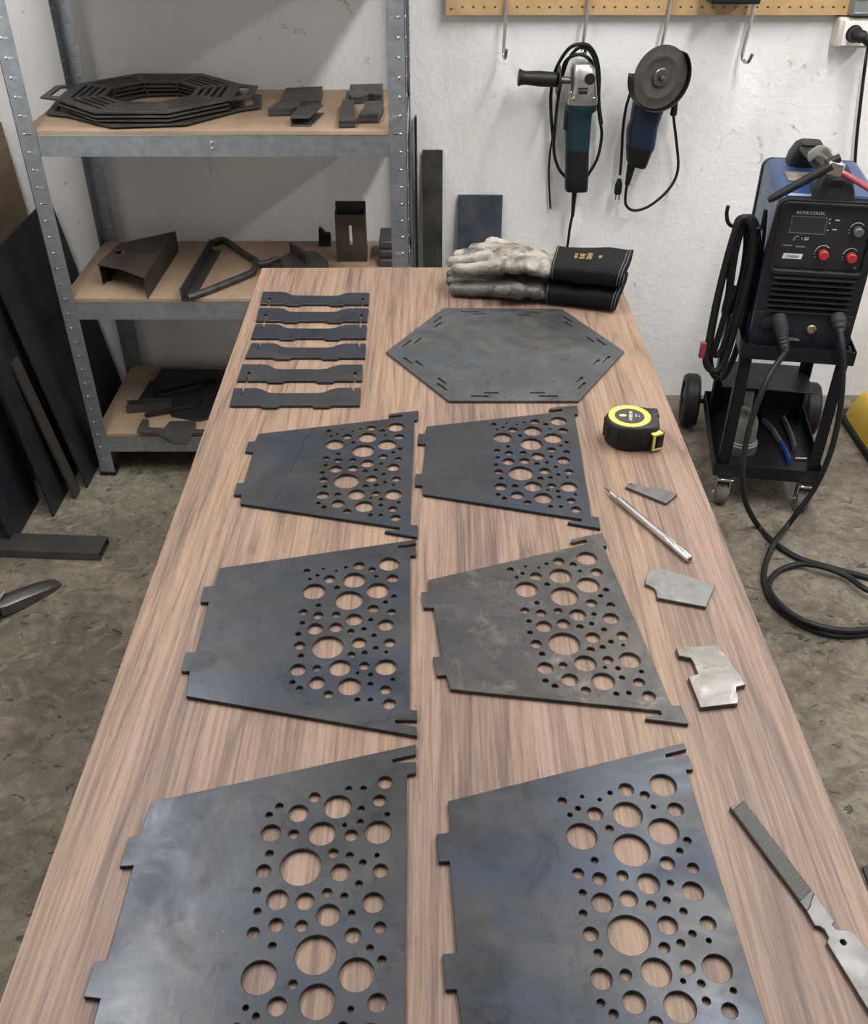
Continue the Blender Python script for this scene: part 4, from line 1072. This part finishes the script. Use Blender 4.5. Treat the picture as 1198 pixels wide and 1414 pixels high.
for x0_, x1_, z_ in ((-.075, -.055, .6615), (-.048, -.028, .660)):
    up('small_print', [(x0_, z_), (x1_, z_), (x1_, z_ + .003), (x0_, z_ + .003)], [], YP - .0003, .0004, GPRINT, pn, .0001)
for x_, z_, w_ in ((.007, .722, .003), (.008, .714, .003), (.008, .699, .003), (.020, .721, .009), (.018, .701, .009)):
    up('legend_print', [(x_, z_), (x_ + w_, z_), (x_ + w_, z_ + .0022), (x_, z_ + .0022)], [], YP - .0003, .0004, PRINT, pn, .0001)
RED = M('red_knob', (0.36, 0.022, 0.026), 0.35)
def dial(x, z, r, capm, ang0, ang1, lab):
    n = 18
    o = [(x + (r + .0058) * math.cos(a), z + (r + .0058) * math.sin(a)) for a in np.radians(np.linspace(ang0, ang1, n))] + [(x + (r + .0046) * math.cos(a), z + (r + .0046) * math.sin(a)) for a in np.radians(np.linspace(ang1, ang0, n))]
    up('scale_arc', o, [], YP - .0003, .0004, PRINT, pn, .0001)
    for a in np.radians((ang1 + 18, ang1 + 42, ang0 - 70)):
        up('scale_mark', circ(x + (r + .0055) * math.cos(a), z + (r + .0055) * math.sin(a), .0011, 8), [], YP - .0003, .0004, PRINT, pn, .0001)
    k = obj('knob', lathe(B(), [(r + .0035, 0), (r + .0030, .006), (r + .0005, .0068)], fr_(x, z), 28), BLACKP, we, label=lab)
    obj('knob_cap', lathe(B(), [(r, .0068), (r * .97, .019), (r * .80, .0205)], fr_(x, z), 28), capm, k)
dial(.010, .651, .0105, RED, 45, 175, 'black knob with a red cap')
dial(.068, .648, .0105, RED, 45, 175, 'black knob with a red cap')
dial(.068, .704, .0100, M('grey_cap', (0.13, 0.13, 0.135), 0.35, 0.4), 40, 165, 'black knob with a grey cap')
b = B(); lathe(b, [(.0022, 0), (.0018, .001)], fr_(.083, .622), 10); obj('panel_screw', b, CHROME, pn)
up('lower_label', [(-.030, .447), (.006, .447), (.002, .453), (-.026, .454)], [], Y0 - .0006, .0008, M('silver_label', (0.25, 0.25, 0.26), 0.4, .5), fs, .0001)
b = B(); lathe(b, [(.0105, 0), (.0105, .003), (.0085, .0045), (.0065, .0045), (.0060, .001), (.0028, .001), (.0026, .004), (.0012, .004)], fr_(.024, .478, Y0), 28); obj('gas_outlet', b, M('brass_nickel', (0.55, 0.50, 0.40), 0.28, 1.0), fs)
for s in (-.071, .093):
    b = B(); lathe(b, [(.018, 0), (.018, .004), (.013, .006)], fr_(s, .484, Y0), 24); obj('output_socket', b, BLACKP, fs)
# carrying handle: front mount, grip, rear mount
sec = []
for z, w, y0_, y1_ in ((WZ1 - .010, .046, Y0 + .004, Y0 + .060), (WZ1 + .012, .040, Y0 + .008, Y0 + .058), (WZ1 + .040, .029, Y0 + .018, Y0 + .058), (WZ1 + .052, .022, Y0 + .028, Y0 + .058)):
    m_ = MW @ Vector((.006, (y0_ + y1_) / 2, z)); sec.append((m_, MW.to_3x3() @ Vector((w, 0, 0)), MW.to_3x3() @ Vector((0, (y1_ - y0_) / 2, 0))))
hm = loft('handle_mount', sec, FAS, we, pw=6, angle=40)
b = B(); box(b, (-.006, Y0 + .0095, WZ1 + .022), (.020, Y0 + .022, WZ1 + .034)); obj('mount_slot', b, M('vent_dark', (0, 0, 0)), hm, xf=MW, bevel=.001)
sec = []
for z, w, y0_, y1_ in ((WZ1 - .006, .040, Y0 + .205, Y0 + .285), (WZ1 + .020, .036, Y0 + .200, Y0 + .280), (WZ1 + .044, .028, Y0 + .19, Y0 + .262), (WZ1 + .054, .022, Y0 + .185, Y0 + .24)):
    m_ = MW @ Vector((-.020, (y0_ + y1_) / 2, z)); sec.append((m_, MW.to_3x3() @ Vector((w, 0, 0)), MW.to_3x3() @ Vector((0, (y1_ - y0_) / 2, 0))))
loft('handle_mount', sec, FAS, we, pw=5, angle=40)
b = B(); box(b, (-.016, Y0 + .045, WZ1 + .034), (.016, Y0 + .21, WZ1 + .050), Matrix.Translation((-.006, 0, 0)) @ Matrix.Rotation(math.radians(6), 4, 'Z')); obj('handle_grip', b, FAS, we, xf=MW, bevel=.006)
lb('rating_plate', (-.072, Y0 + .105, WZ1 + .0002), (-.012, Y0 + .17, WZ1 + .0010), M('rating_plate', (0.30, 0.26, 0.21), 0.5, second=(0.14, 0.125, 0.11), vs=80), bd, 0)

# earth clamp resting across the handle
cl = thing('earth_clamp', 'black-handled welding clamp with chrome jaw lying on the welder handle', 'clamp', tuple(PY(1140, 240, 2.05)))
a, e = PY(1060, 277, 1.968), PY(1147, 229, 1.968)
obj('handle', lathe(B(), [(.0045, 0), (.0075, .008), (.0085, .04), (.0092, (e - a).length * .75), (.0105, (e - a).length)], frame(a, e), 16), RUBBER, cl)
p = PY(1151, 231, 1.972)
b = B(); box(b, (-.017, -.012, -.014), (.017, .012, .012), Matrix.Translation(p) @ Matrix.Rotation(.2, 4, 'Y')); obj('jaw_block', b, CHROME, cl, bevel=.003)
path = spline([PY(1151, 225, 1.98), PY(1146, 216, 2.00), PY(1138, 210, 2.03), PY(1128, 209, 2.07), PY(1118, 216, 2.10)], 6)
obj('jaw_arm', sweep(B(), path, .0115, 12, flat=.5), M('worn_jaw', (0.50, 0.48, 0.45), 0.3, 0.95), cl)
p = PY(1150, 222, 1.972); b = B(); cyl(b, p + Vector((-.012, 0, -.006)), p + Vector((.012, 0, .006)), .0085, seg=16); obj('pivot', b, RUBBER, cl)
REDC = M('red_hose', (0.42, 0.10, 0.12), 0.3, 0.3)
pts = spline([PY(1160, 238, 1.975), PY(1175, 246, 1.98), PY(1192, 256, 1.98), PY(1215, 272, 1.97), PY(1240, 300, 1.96), PY(1250, 360, 1.97), PY(1246, 440, 2.0)], 8)
hz = obj('red_hose', sweep(B(), pts, .0056, 12), REDC, cl)
b = B()
for i in range(0, len(pts) - 1):
    for f_ in (0, .5):
        q0 = pts[i].lerp(pts[i + 1], f_); q1 = pts[i].lerp(pts[i + 1], f_ + .22); lathe(b, [(.0058, 0), (.0066, .0008), (.0058, .0018)], frame(q0, q1), 10)
obj('hose_rib', b, REDC, hz)

# cables from the two outputs
def conn(px0, py0, y_0, px1, py1, y_1, prof, parent):
    a, e = PY(px0, py0, y_0), PY(px1, py1, y_1); fr = frame(a, e); L = (e - a).length
    obj('connector', lathe(B(), [(r, h * L) for r, h in prof], fr, 20), M('connector_rubber', (0.020, 0.020, 0.021), 0.55, spec=.3), parent)
    return e
c5 = crop(900, 420, 878 / 298.)
t = thing('welding_cable', 'thick black cable from the tapered connector falling to the floor', 'cable', tuple(PY(1077, 437, 1.96)))
e = conn(1074, 432, 2.000, 1084, 486, 1.945, [(.013, 0), (.0175, .06), (.0175, .45), (.014, .55), (.0135, .62), (.012, .63), (.013, .68), (.011, .72), (.012, .78), (.010, .82), (.011, .88), (.009, .92), (.0085, 1.0)], t)
def fl(x, y, z=.0078): return PZ(*c5(x, y), z)
cable('cable_run', [e + Vector((0, .01, .006)), e, PY(*c5(495, 260), 1.925), PY(*c5(455, 335), 1.90), PY(*c5(405, 470), 1.875), PY(*c5(376, 600), 1.85), PY(*c5(368, 700), 1.83), PY(*c5(382, 810), 1.825), fl(430, 900), fl(490, 965), fl(590, 1030), fl(700, 1065), fl(800, 1092), fl(900, 1118), fl(1000, 1150)], .0068, RUBBER, t)
t = thing('welding_cable', 'thick black cable from the straight plug looping over the floor', 'cable', tuple(PY(1158, 440, 1.93)))
e = conn(1156, 436, 1.972, 1160, 460, 1.935, [(.016, 0), (.0175, .2), (.0165, .45), (.013, .55), (.0135, .75), (.009, .85), (.008, 1.0)], t)
cable('cable_run', [e + Vector((0, .01, .006)), e, PY(*c5(772, 180), 1.915), PY(*c5(776, 260), 1.905), PY(*c5(768, 400), 1.895), PY(*c5(748, 520), 1.885), PY(*c5(716, 630), 1.875), PY(*c5(660, 750), 1.87), PY(*c5(595, 842), 1.86), fl(548, 905, .02), fl(500, 965, .0225), fl(465, 1045), fl(455, 1110), fl(468, 1170), fl(510, 1235), fl(610, 1303), fl(730, 1345), fl(860, 1342), fl(1000, 1300), fl(1060, 1240), fl(1000, 1190, .012), fl(880, 1165, .0225), fl(790, 1105, .016), fl(690, 1068, .024), fl(600, 1058, .012), fl(525, 1080), fl(482, 1120), fl(478, 1165, .010), fl(520, 1222, .0215), fl(600, 1280, .0225), fl(700, 1315, .0225), fl(800, 1328, .0225), fl(900, 1322, .02), fl(1020, 1330)], .0068, RUBBER, t, sub=7)

# ------------------------------------------------------------------ odds and ends in the lower tray
c6 = crop(960, 500, 1198 / 238.)
zt = .0908
p = PZ(*c6(330, 655), zt)
ca_ = thing('steel_canister', 'grey metal canister with a bent spout in the cart tray', 'canister', tuple(p))
GREYM = M('grey_canister', (0.17, 0.165, 0.155), 0.5, 0.5, second=(0.24, 0.235, 0.22), vs=30)
p = p + Vector((0, .035, 0))
obj('body', lathe(B(), [(.040, 0), (.041, .003), (.041, .026), (.037, .028), (.037, .032), (.034, .034), (.031, .085), (.024, .10), (.010, .102)], Matrix.Translation(p), 28), GREYM, ca_)
obj('spout', sweep(B(), spline([p + Vector((.004, 0, .098)), p + Vector((-.004, .0, .116)), p + Vector((-.03, -.005, .118)), p + Vector((-.05, -.01, .10))], 5), .008, 12), GREYM, ca_)
b = B(); q = p + Vector((.022, .06, 0)); cyl(b, q, q + Vector((0, .012, .128)), .011, seg=16); tag(obj('grey_pipe', b, GREYM), 'short grey pipe standing behind the canister', 'pipe')
def tool(pts, w, mats, name, label, cat, parts):
    P_ = [PZ(*c6(*q), zt + .006) for q in pts]
    t = thing(name, label, cat, tuple(P_[0]))
    for (i0, i1, r), m_, nm in zip(w, mats, parts):
        obj(nm, sweep(B(), spline(P_[i0:i1 + 1], 4), r, 10, flat=.5), m_, t)
BLUEG = M('blue_grip', (0.02, 0.075, 0.30), 0.4)
tool([(470,405),(525,460),(590,560),(620,610),(655,690)], [(0, 2, .010), (2, 4, .0095)], [GREYM, BLUEG], 'chipping_tool', 'grey tool with blue grip lying in the cart tray', 'tool', ['shank', 'grip'])
tool([(610,390),(660,500),(690,600)], [(0, 2, .010)], [GREYM], 'flat_scraper', 'flat grey scraper beside the blue-gripped tool', 'tool', ['blade'])
b = B(); cyl(b, PZ(*c6(690, 670), zt + .004), PZ(*c6(770, 672), zt + .004), .003, seg=10); tag(obj('bright_pin', b, CHROME), 'short bright metal pin in the cart tray', 'pin')

# ================================================================== yellow case at the wall, mat by the table
cx_ = PZ(1163, 588, 0).x
t = thing('tool_case', 'yellow tool case with black base on the floor beyond the cart', 'case', (cx_ + .15, 2.28, 0))
YEL = M('yellow_plastic', (0.52, 0.33, 0.03), 0.45)
lb_ = B(); box(lb_, (cx_, 2.06, .0006), (cx_ + .30, 2.42, .022)); obj('base', lb_, BLACKP, t, bevel=.004)
sec = []
for z, s in ((.0225, 0), (.05, .006), (.09, .018), (.10, .03)):
    sec.append((Vector((cx_ + .15, 2.24, z)), Vector((.143 - s, 0, 0)), Vector((0, .173 - s, 0))))
loft('shell', sec, YEL, t, pw=7, n=40)
b = B(); box(b, (cx_ + .05, 2.2, .10), (cx_ + .25, 2.26, .125)); obj('handle', b, BLACKP, t, bevel=.006)
b = B(); q = PZ(1186, 1200, 0)
ot = [(q.x, q.y - .10), (q.x + .004, q.y), (q.x + .04, q.y + .012), (q.x + .4, q.y - .02), (q.x + .4, q.y - .5), (q.x + .02, q.y - .5)]
tag(plate('floor_mat', ot, [], .006, .0004, M('dark_mat', (0.045, 0.043, 0.045), 0.8, bp=.2)), 'dark grey mat on the floor beside the walnut table', 'mat')
# ================================================================== welding gloves
from mathutils import noise as mnoise
LEATHER_T = None
def leather(name, a, c_, dark, amt):
    m, t, b = nt(name)
    v = coords(t, rnd=True)
    c = ramp(t, noise(t, v, 16, 6, .6, .5), [(.3, a), (.7, c_)])
    s = ramp(t, noise(t, v, 26, 7, .65, .7), [(.46, (0, 0, 0)), (.62, (1, 1, 1))])
    c = mixc(t, math_(t, 'MULTIPLY', s, amt), c, dark)
    t.links.new(c, b.inputs['Base Color']); b.inputs['Roughness'].default_value = .33
    bump(t, b, math_(t, 'ADD', noise(t, v, 110, 6, .6, .6), noise(t, coords(t, (1, .45, .6)), 42, 4, .6, 1.2)), .6, .004)
    MATS[name] = m; return m
LEA = leather('pale_leather', (.20, .18, .148), (.37, .342, .295), (.045, .040, .034), .92)
LEAD = leather('sooty_leather', (.055, .051, .045), (.15, .138, .12), (.022, .02, .018), .8)
DENIM = M('black_cuff_cloth', (0.006, 0.006, 0.007), 0.75, bp=.35, bs=900, spec=.15)
SEAM = M('grey_thread', (0.10, 0.10, 0.105), 0.7)
GOLD = M('gold_print', (0.36, 0.26, 0.12), 0.45)
P0, P1 = Vector((.030, 1.560, 0)), Vector((.312, 1.497, 0))
gx = (P1 - P0).normalized(); gyv = Vector((-gx.y, gx.x, 0))
def glove(label, zb_, mat, fingers, thumb, hgt, cuffx, shift):
    G = Matrix((gx, gyv, Vector((0, 0, 1)))).transposed().to_4x4(); G.translation = Vector((P0.x, P0.y, zb_)) + gx * shift[0] + gyv * shift[1]
    t = thing('welding_glove', label, 'glove', tuple(G @ Vector((.14, 0, 0))), 'pair of welding gloves')
    b = B()
    def ell(c, r):
        q = bmesh.ops.create_icosphere(b, subdivisions=3, radius=1.0)
        bmesh.ops.transform(b, matrix=Matrix.Translation(c) @ Matrix.Diagonal((*r, 1)), verts=q['verts'])
    def limb(pts, rs):
        sp = spline(pts, 6); n = len(sp)
        rr = [np.interp(i / (n - 1), np.linspace(0, 1, len(rs)), rs) for i in range(n)]
        sweep(b, sp, rr, 14)
        ell(sp[0], (rr[0],) * 3); ell(sp[-1], (rr[-1],) * 3)
    ell((.105, .002, hgt * .52), (.052, .050, hgt * .50))
    ell((.135, .0, hgt * .50), (.050, .047, hgt * .46))
    ell((.165, .0, hgt * .46), (.045, .046, hgt * .42))
    ell((.182, .0, hgt * .45), (.030, .046, hgt * .42))
    for pts, rs in fingers: limb(pts, rs)
    for pts, rs in thumb: limb(pts, rs)
    me = bpy.data.meshes.new('t'); b.to_mesh(me); b.free()
    o = bpy.data.objects.new('t', me); COL.objects.link(o)
    r = o.modifiers.new('r', 'REMESH'); r.mode = 'VOXEL'; r.voxel_size = .0019
    s = o.modifiers.new('s', 'SMOOTH'); s.iterations = 7; s.factor = .5
    m2 = bpy.data.meshes.new_from_object(o.evaluated_get(bpy.context.evaluated_depsgraph_get()))
    bpy.data.objects.remove(o)
    # creases: soft folds running across the back of the hand and over the knuckles
    nv = len(m2.vertices); nr = np.empty(nv * 3); m2.vertices.foreach_get('normal', nr); nr = nr.reshape(-1, 3)
    cc_ = np.empty(nv * 3); m2.vertices.foreach_get('co', cc_); cc_ = cc_.reshape(-1, 3)
    for i in range(nv):
        c = Vector(cc_[i]); k = mnoise.noise(Vector((c.x * 55, c.y * 32, c.z * 30))) * .0009 + mnoise.noise(Vector((c.x * 120 + 9, c.y * 90, c.z * 60))) * .0006
        fold = math.sin(c.x * 150 + c.y * 60 + 3 * mnoise.noise(c * 25)) * .0022 * max(0, min(1, (c.x - .09) / .03))
        cc_[i] += nr[i] * (k + fold)
    m2.vertices.foreach_set('co', cc_.ravel())
    co_ = np.empty(len(m2.vertices) * 3); m2.vertices.foreach_get('co', co_); co_ = co_.reshape(-1, 3); co_[:, 2] = np.maximum(co_[:, 2], .0004); m2.vertices.foreach_set('co', co_.ravel())
    m2.transform(G); m2.materials.clear()
    link('leather_hand', m2, mat, t, angle=180)
    # cuff: open flattened sleeve
    b = B(); rings = []; n = 48
    xs = np.linspace(cuffx, .287, 14)
    def cuffp(x, a, inset=0.0):
        u = (x - cuffx) / (.287 - cuffx)
        hw = .0475 + .0075 * u - inset; hh = hgt * (.46 + .05 * u) - inset
        ca_, sa_ = math.cos(a), math.sin(a)
        yy = hw * math.copysign(abs(ca_) ** .75, ca_); zz_ = hgt * .5 + hh * math.copysign(abs(sa_) ** .55, sa_)
        wob = mnoise.noise(Vector((x * 30, math.cos(a) * 1.3, math.sin(a) * 1.3 + zb_ * 90))) * .0030
        return Vector((x + .006 * u * math.sin(a * 1.0 + 1), yy + wob * .5, max(.0004, zz_ + wob)))
    for x in xs: rings.append([b.verts.new(cuffp(x, 2 * math.pi * i / n)) for i in range(n)])
    for x in xs[::-1]: rings.append([b.verts.new(cuffp(x, 2 * math.pi * i / n, .0022)) for i in range(n)])
    rings.append(rings[0])
    for p, q in zip(rings, rings[1:]):
        for i in range(n): b.faces.new((p[i], p[(i + 1) % n], q[(i + 1) % n], q[i]))
    cf_ = obj('cuff', b, DENIM, t, xf=G, angle=60)
    for xx in (cuffx + .0025, .279, .2835):
        pts = [cuffp(xx, 2 * math.pi * i / 60) for i in range(60)]
        obj('stitch_line', sweep(B(), [p + Vector((0, math.copysign(.0001, p.y), .0002)) for p in pts], .0006, 6, closed=True), SEAM, cf_, xf=G)
    return t, G, cf_, cuffp
def fg(y0, y1, tipx, z0, z1, z2, r):
    return ([(.085, y0, z0), (.055, (y0 + y1) / 2, z1), ((tipx + .03), y1, (z1 + z2) / 2), (tipx, y1, z2)], [r * 1.08, r, r * .98, r * .86])
HG = .036
low = glove('sooty leather glove lying underneath, flat on the table', TZ + .0003, LEAD,
  [fg(.036, .040, .014, .016, .016, .014, .0112), fg(.012, .014, -.003, .017, .017, .014, .0115), fg(-.012, -.012, .002, .017, .016, .014, .0115), fg(-.034, -.040, .012, .015, .014, .0125, .0118)],
  [([(.150, -.034, .018), (.125, -.048, .022), (.104, -.055, .024), (.090, -.057, .024)], [.012, .0125, .0125, .011])], HG, .166, (0, .0))
upg = glove('pale leather glove lying on top of the sooty glove', TZ + HG + .0012, LEA,
  [fg(.035, .032, .026, .024, .030, .017, .0108), fg(.0125, .008, .005, .026, .029, .014, .0112), fg(-.0115, -.016, -.002, .024, .024, .011, .0112), fg(-.035, -.040, .010, .017, .014, .009, .0112)],
  [], HG + .002, .168, (.004, .004))
t_, G_, cf_, cp_ = upg
def on_cuff(x, y):
    a = math.acos(max(-1, min(1, math.copysign(abs(y / .051) ** (1 / .75), y)))); return G_ @ (cp_(x, a) + Vector((0, 0, .0006)))
for body, x, s in (('IIIIII III', .203, .0075), ('RAE', .213, .0125), ('DIAN', .2245, .0125), ('IIIIIII', .241, .0075)):
    p = on_cuff(x, -.022); p2 = on_cuff(x, -.002); d = (p2 - p).normalized(); xd = gx
    nz = xd.cross(d).normalized(); m_ = Matrix((d, nz.cross(d), nz)).transposed().to_4x4(); m_.translation = on_cuff(x, -.012) + nz * .0008
    text_obj('cuff_print', body, s, m_, GOLD, cf_, th=.0002)

# ================================================================== tape measure
TC = Vector((.252, 1.0635, TZ))
tp = thing('tape_measure', 'black and yellow rubber-cased tape measure on the walnut table', 'tape measure', tuple(TC))
outl = spline([Vector((x, y, 0)) for x, y in [(-.0335, .000), (-.031, .013), (-.021, .024), (-.006, .029), (.010, .0285), (.024, .027), (.0345, .022), (.0375, .010), (.0365, -.006), (.0335, -.020), (.026, -.0275), (.012, -.030), (-.006, -.0305), (-.021, -.025), (-.031, -.013)]], 4, True)
b = B(); rings = []
for z, s in ((.0004, .90), (.003, .955), (.008, .985), (.017, 1.0), (.026, .985), (.031, .955), (.034, .90), (.0348, .84)):
    rings.append([b.verts.new(TC + Vector((p.x * s, p.y * s, z))) for p in outl])
n = len(outl)
for p, q in zip(rings, rings[1:]):
    for i in range(n): b.faces.new((p[i], p[(i + 1) % n], q[(i + 1) % n], q[i]))
b.faces.new(rings[0][::-1]); b.faces.new(rings[-1])
cs2 = obj('case', b, M('rubber_case', (0.012, 0.012, 0.012), 0.5, bp=.1, bs=600, spec=.3), tp, angle=50)
b = B()
for i in range(0, n, 2):
    p = outl[i]; 
    if p.x > .02: continue
    d = Vector((p.x, p.y, 0)).normalized()
    a = TC + Vector((p.x, p.y, .010)) * 1.0 + d * .0; 
    if i % 4 == 0:
        g0 = B(); cyl(g0, TC + Vector((p.x * .985, p.y * .985, .008)), TC + Vector((p.x * .985, p.y * .985, .027)), .0016, seg=8); obj('grip_rib', g0, M('rubber_case', (0, 0, 0)), cs2)
b.free()
ZT = TC.z + .0348
YR = M('yellow_ring', (0.58, 0.51, 0.085), 0.45)
rc_ = Vector((TC.x - .0025, TC.y + .0005, ZT))
obj('yellow_ring', lathe(B(), [(.0185, -.003), (.0270, -.003), (.0268, .0008), (.0255, .0016), (.0205, .0016), (.0185, .0004)], Matrix.Translation(rc_), 56, cap=False), YR, tp)
lbl = obj('label_disc', lathe(B(), [(.0190, -.003), (.0190, .0006), (.0005, .0006)], Matrix.Translation(rc_), 40, cap=False), M('label_black', (0.022, 0.022, 0.024), 0.4), tp)
R9 = Matrix.Rotation(math.radians(80), 4, 'Z')
def lab(body, x, y, s, mat, sx=1.0): text_obj('label_print', body, s, Matrix.Translation(rc_ + Vector((x, y, .0008))) @ R9, mat, lbl, th=.0001, sx=sx)
lab('ANBEUN', .0015, 0, .0062, PRINT, .95); lab('IIIIII IIIII', .0082, .0005, .0024, PRINT); lab('IIII II', .0118, -.001, .0026, PRINT)
b = B(); lathe(b, [(.0036, 0), (.0036, .0010), (.001, .0011)], Matrix.Translation(rc_ + Vector((-.0085, .001, 0))) @ Matrix.Diagonal((1.3, .8, 1, 1)), 20); obj('label_emblem', b, M('emblem_yellow', (0.55, 0.50, 0.16), 0.45), lbl)
# mouth, hook and lock
px_ = TC + Vector((.0300, -.0255, 0)); rz = Matrix.Translation(px_) @ Matrix.Rotation(math.radians(28), 4, 'Z')
b = B(); box(b, (-.010, -.003, .004), (.009, .010, .026)); obj('mouth', b, BLACKP, tp, xf=rz, bevel=.001)
b = B(); box(b, (-.0095, -.0048, .003), (-.0060, -.0030, .027)); box(b, (-.0095, -.0048, .0245), (.0050, .004, .0275)); box(b, (-.0095, -.0048, .003), (.0035, -.0032, .0055)); obj('hook', b, YR, tp, xf=rz, bevel=.0006)
b = B()
for i in range(6): cyl(b, (-.002, -.0035, .008 + i * .003), (.007, -.0035, .008 + i * .003), .0014, seg=8)
obj('lock_ridge', b, BLACKP, tp, xf=rz)
b = B(); box(b, (.0225, .004, .026), (.0365, .024, .0355)); obj('lock_button', b, BLACKP, tp, xf=Matrix.Translation(TC) @ Matrix.Rotation(-.05, 4, 'Z'), bevel=.003)
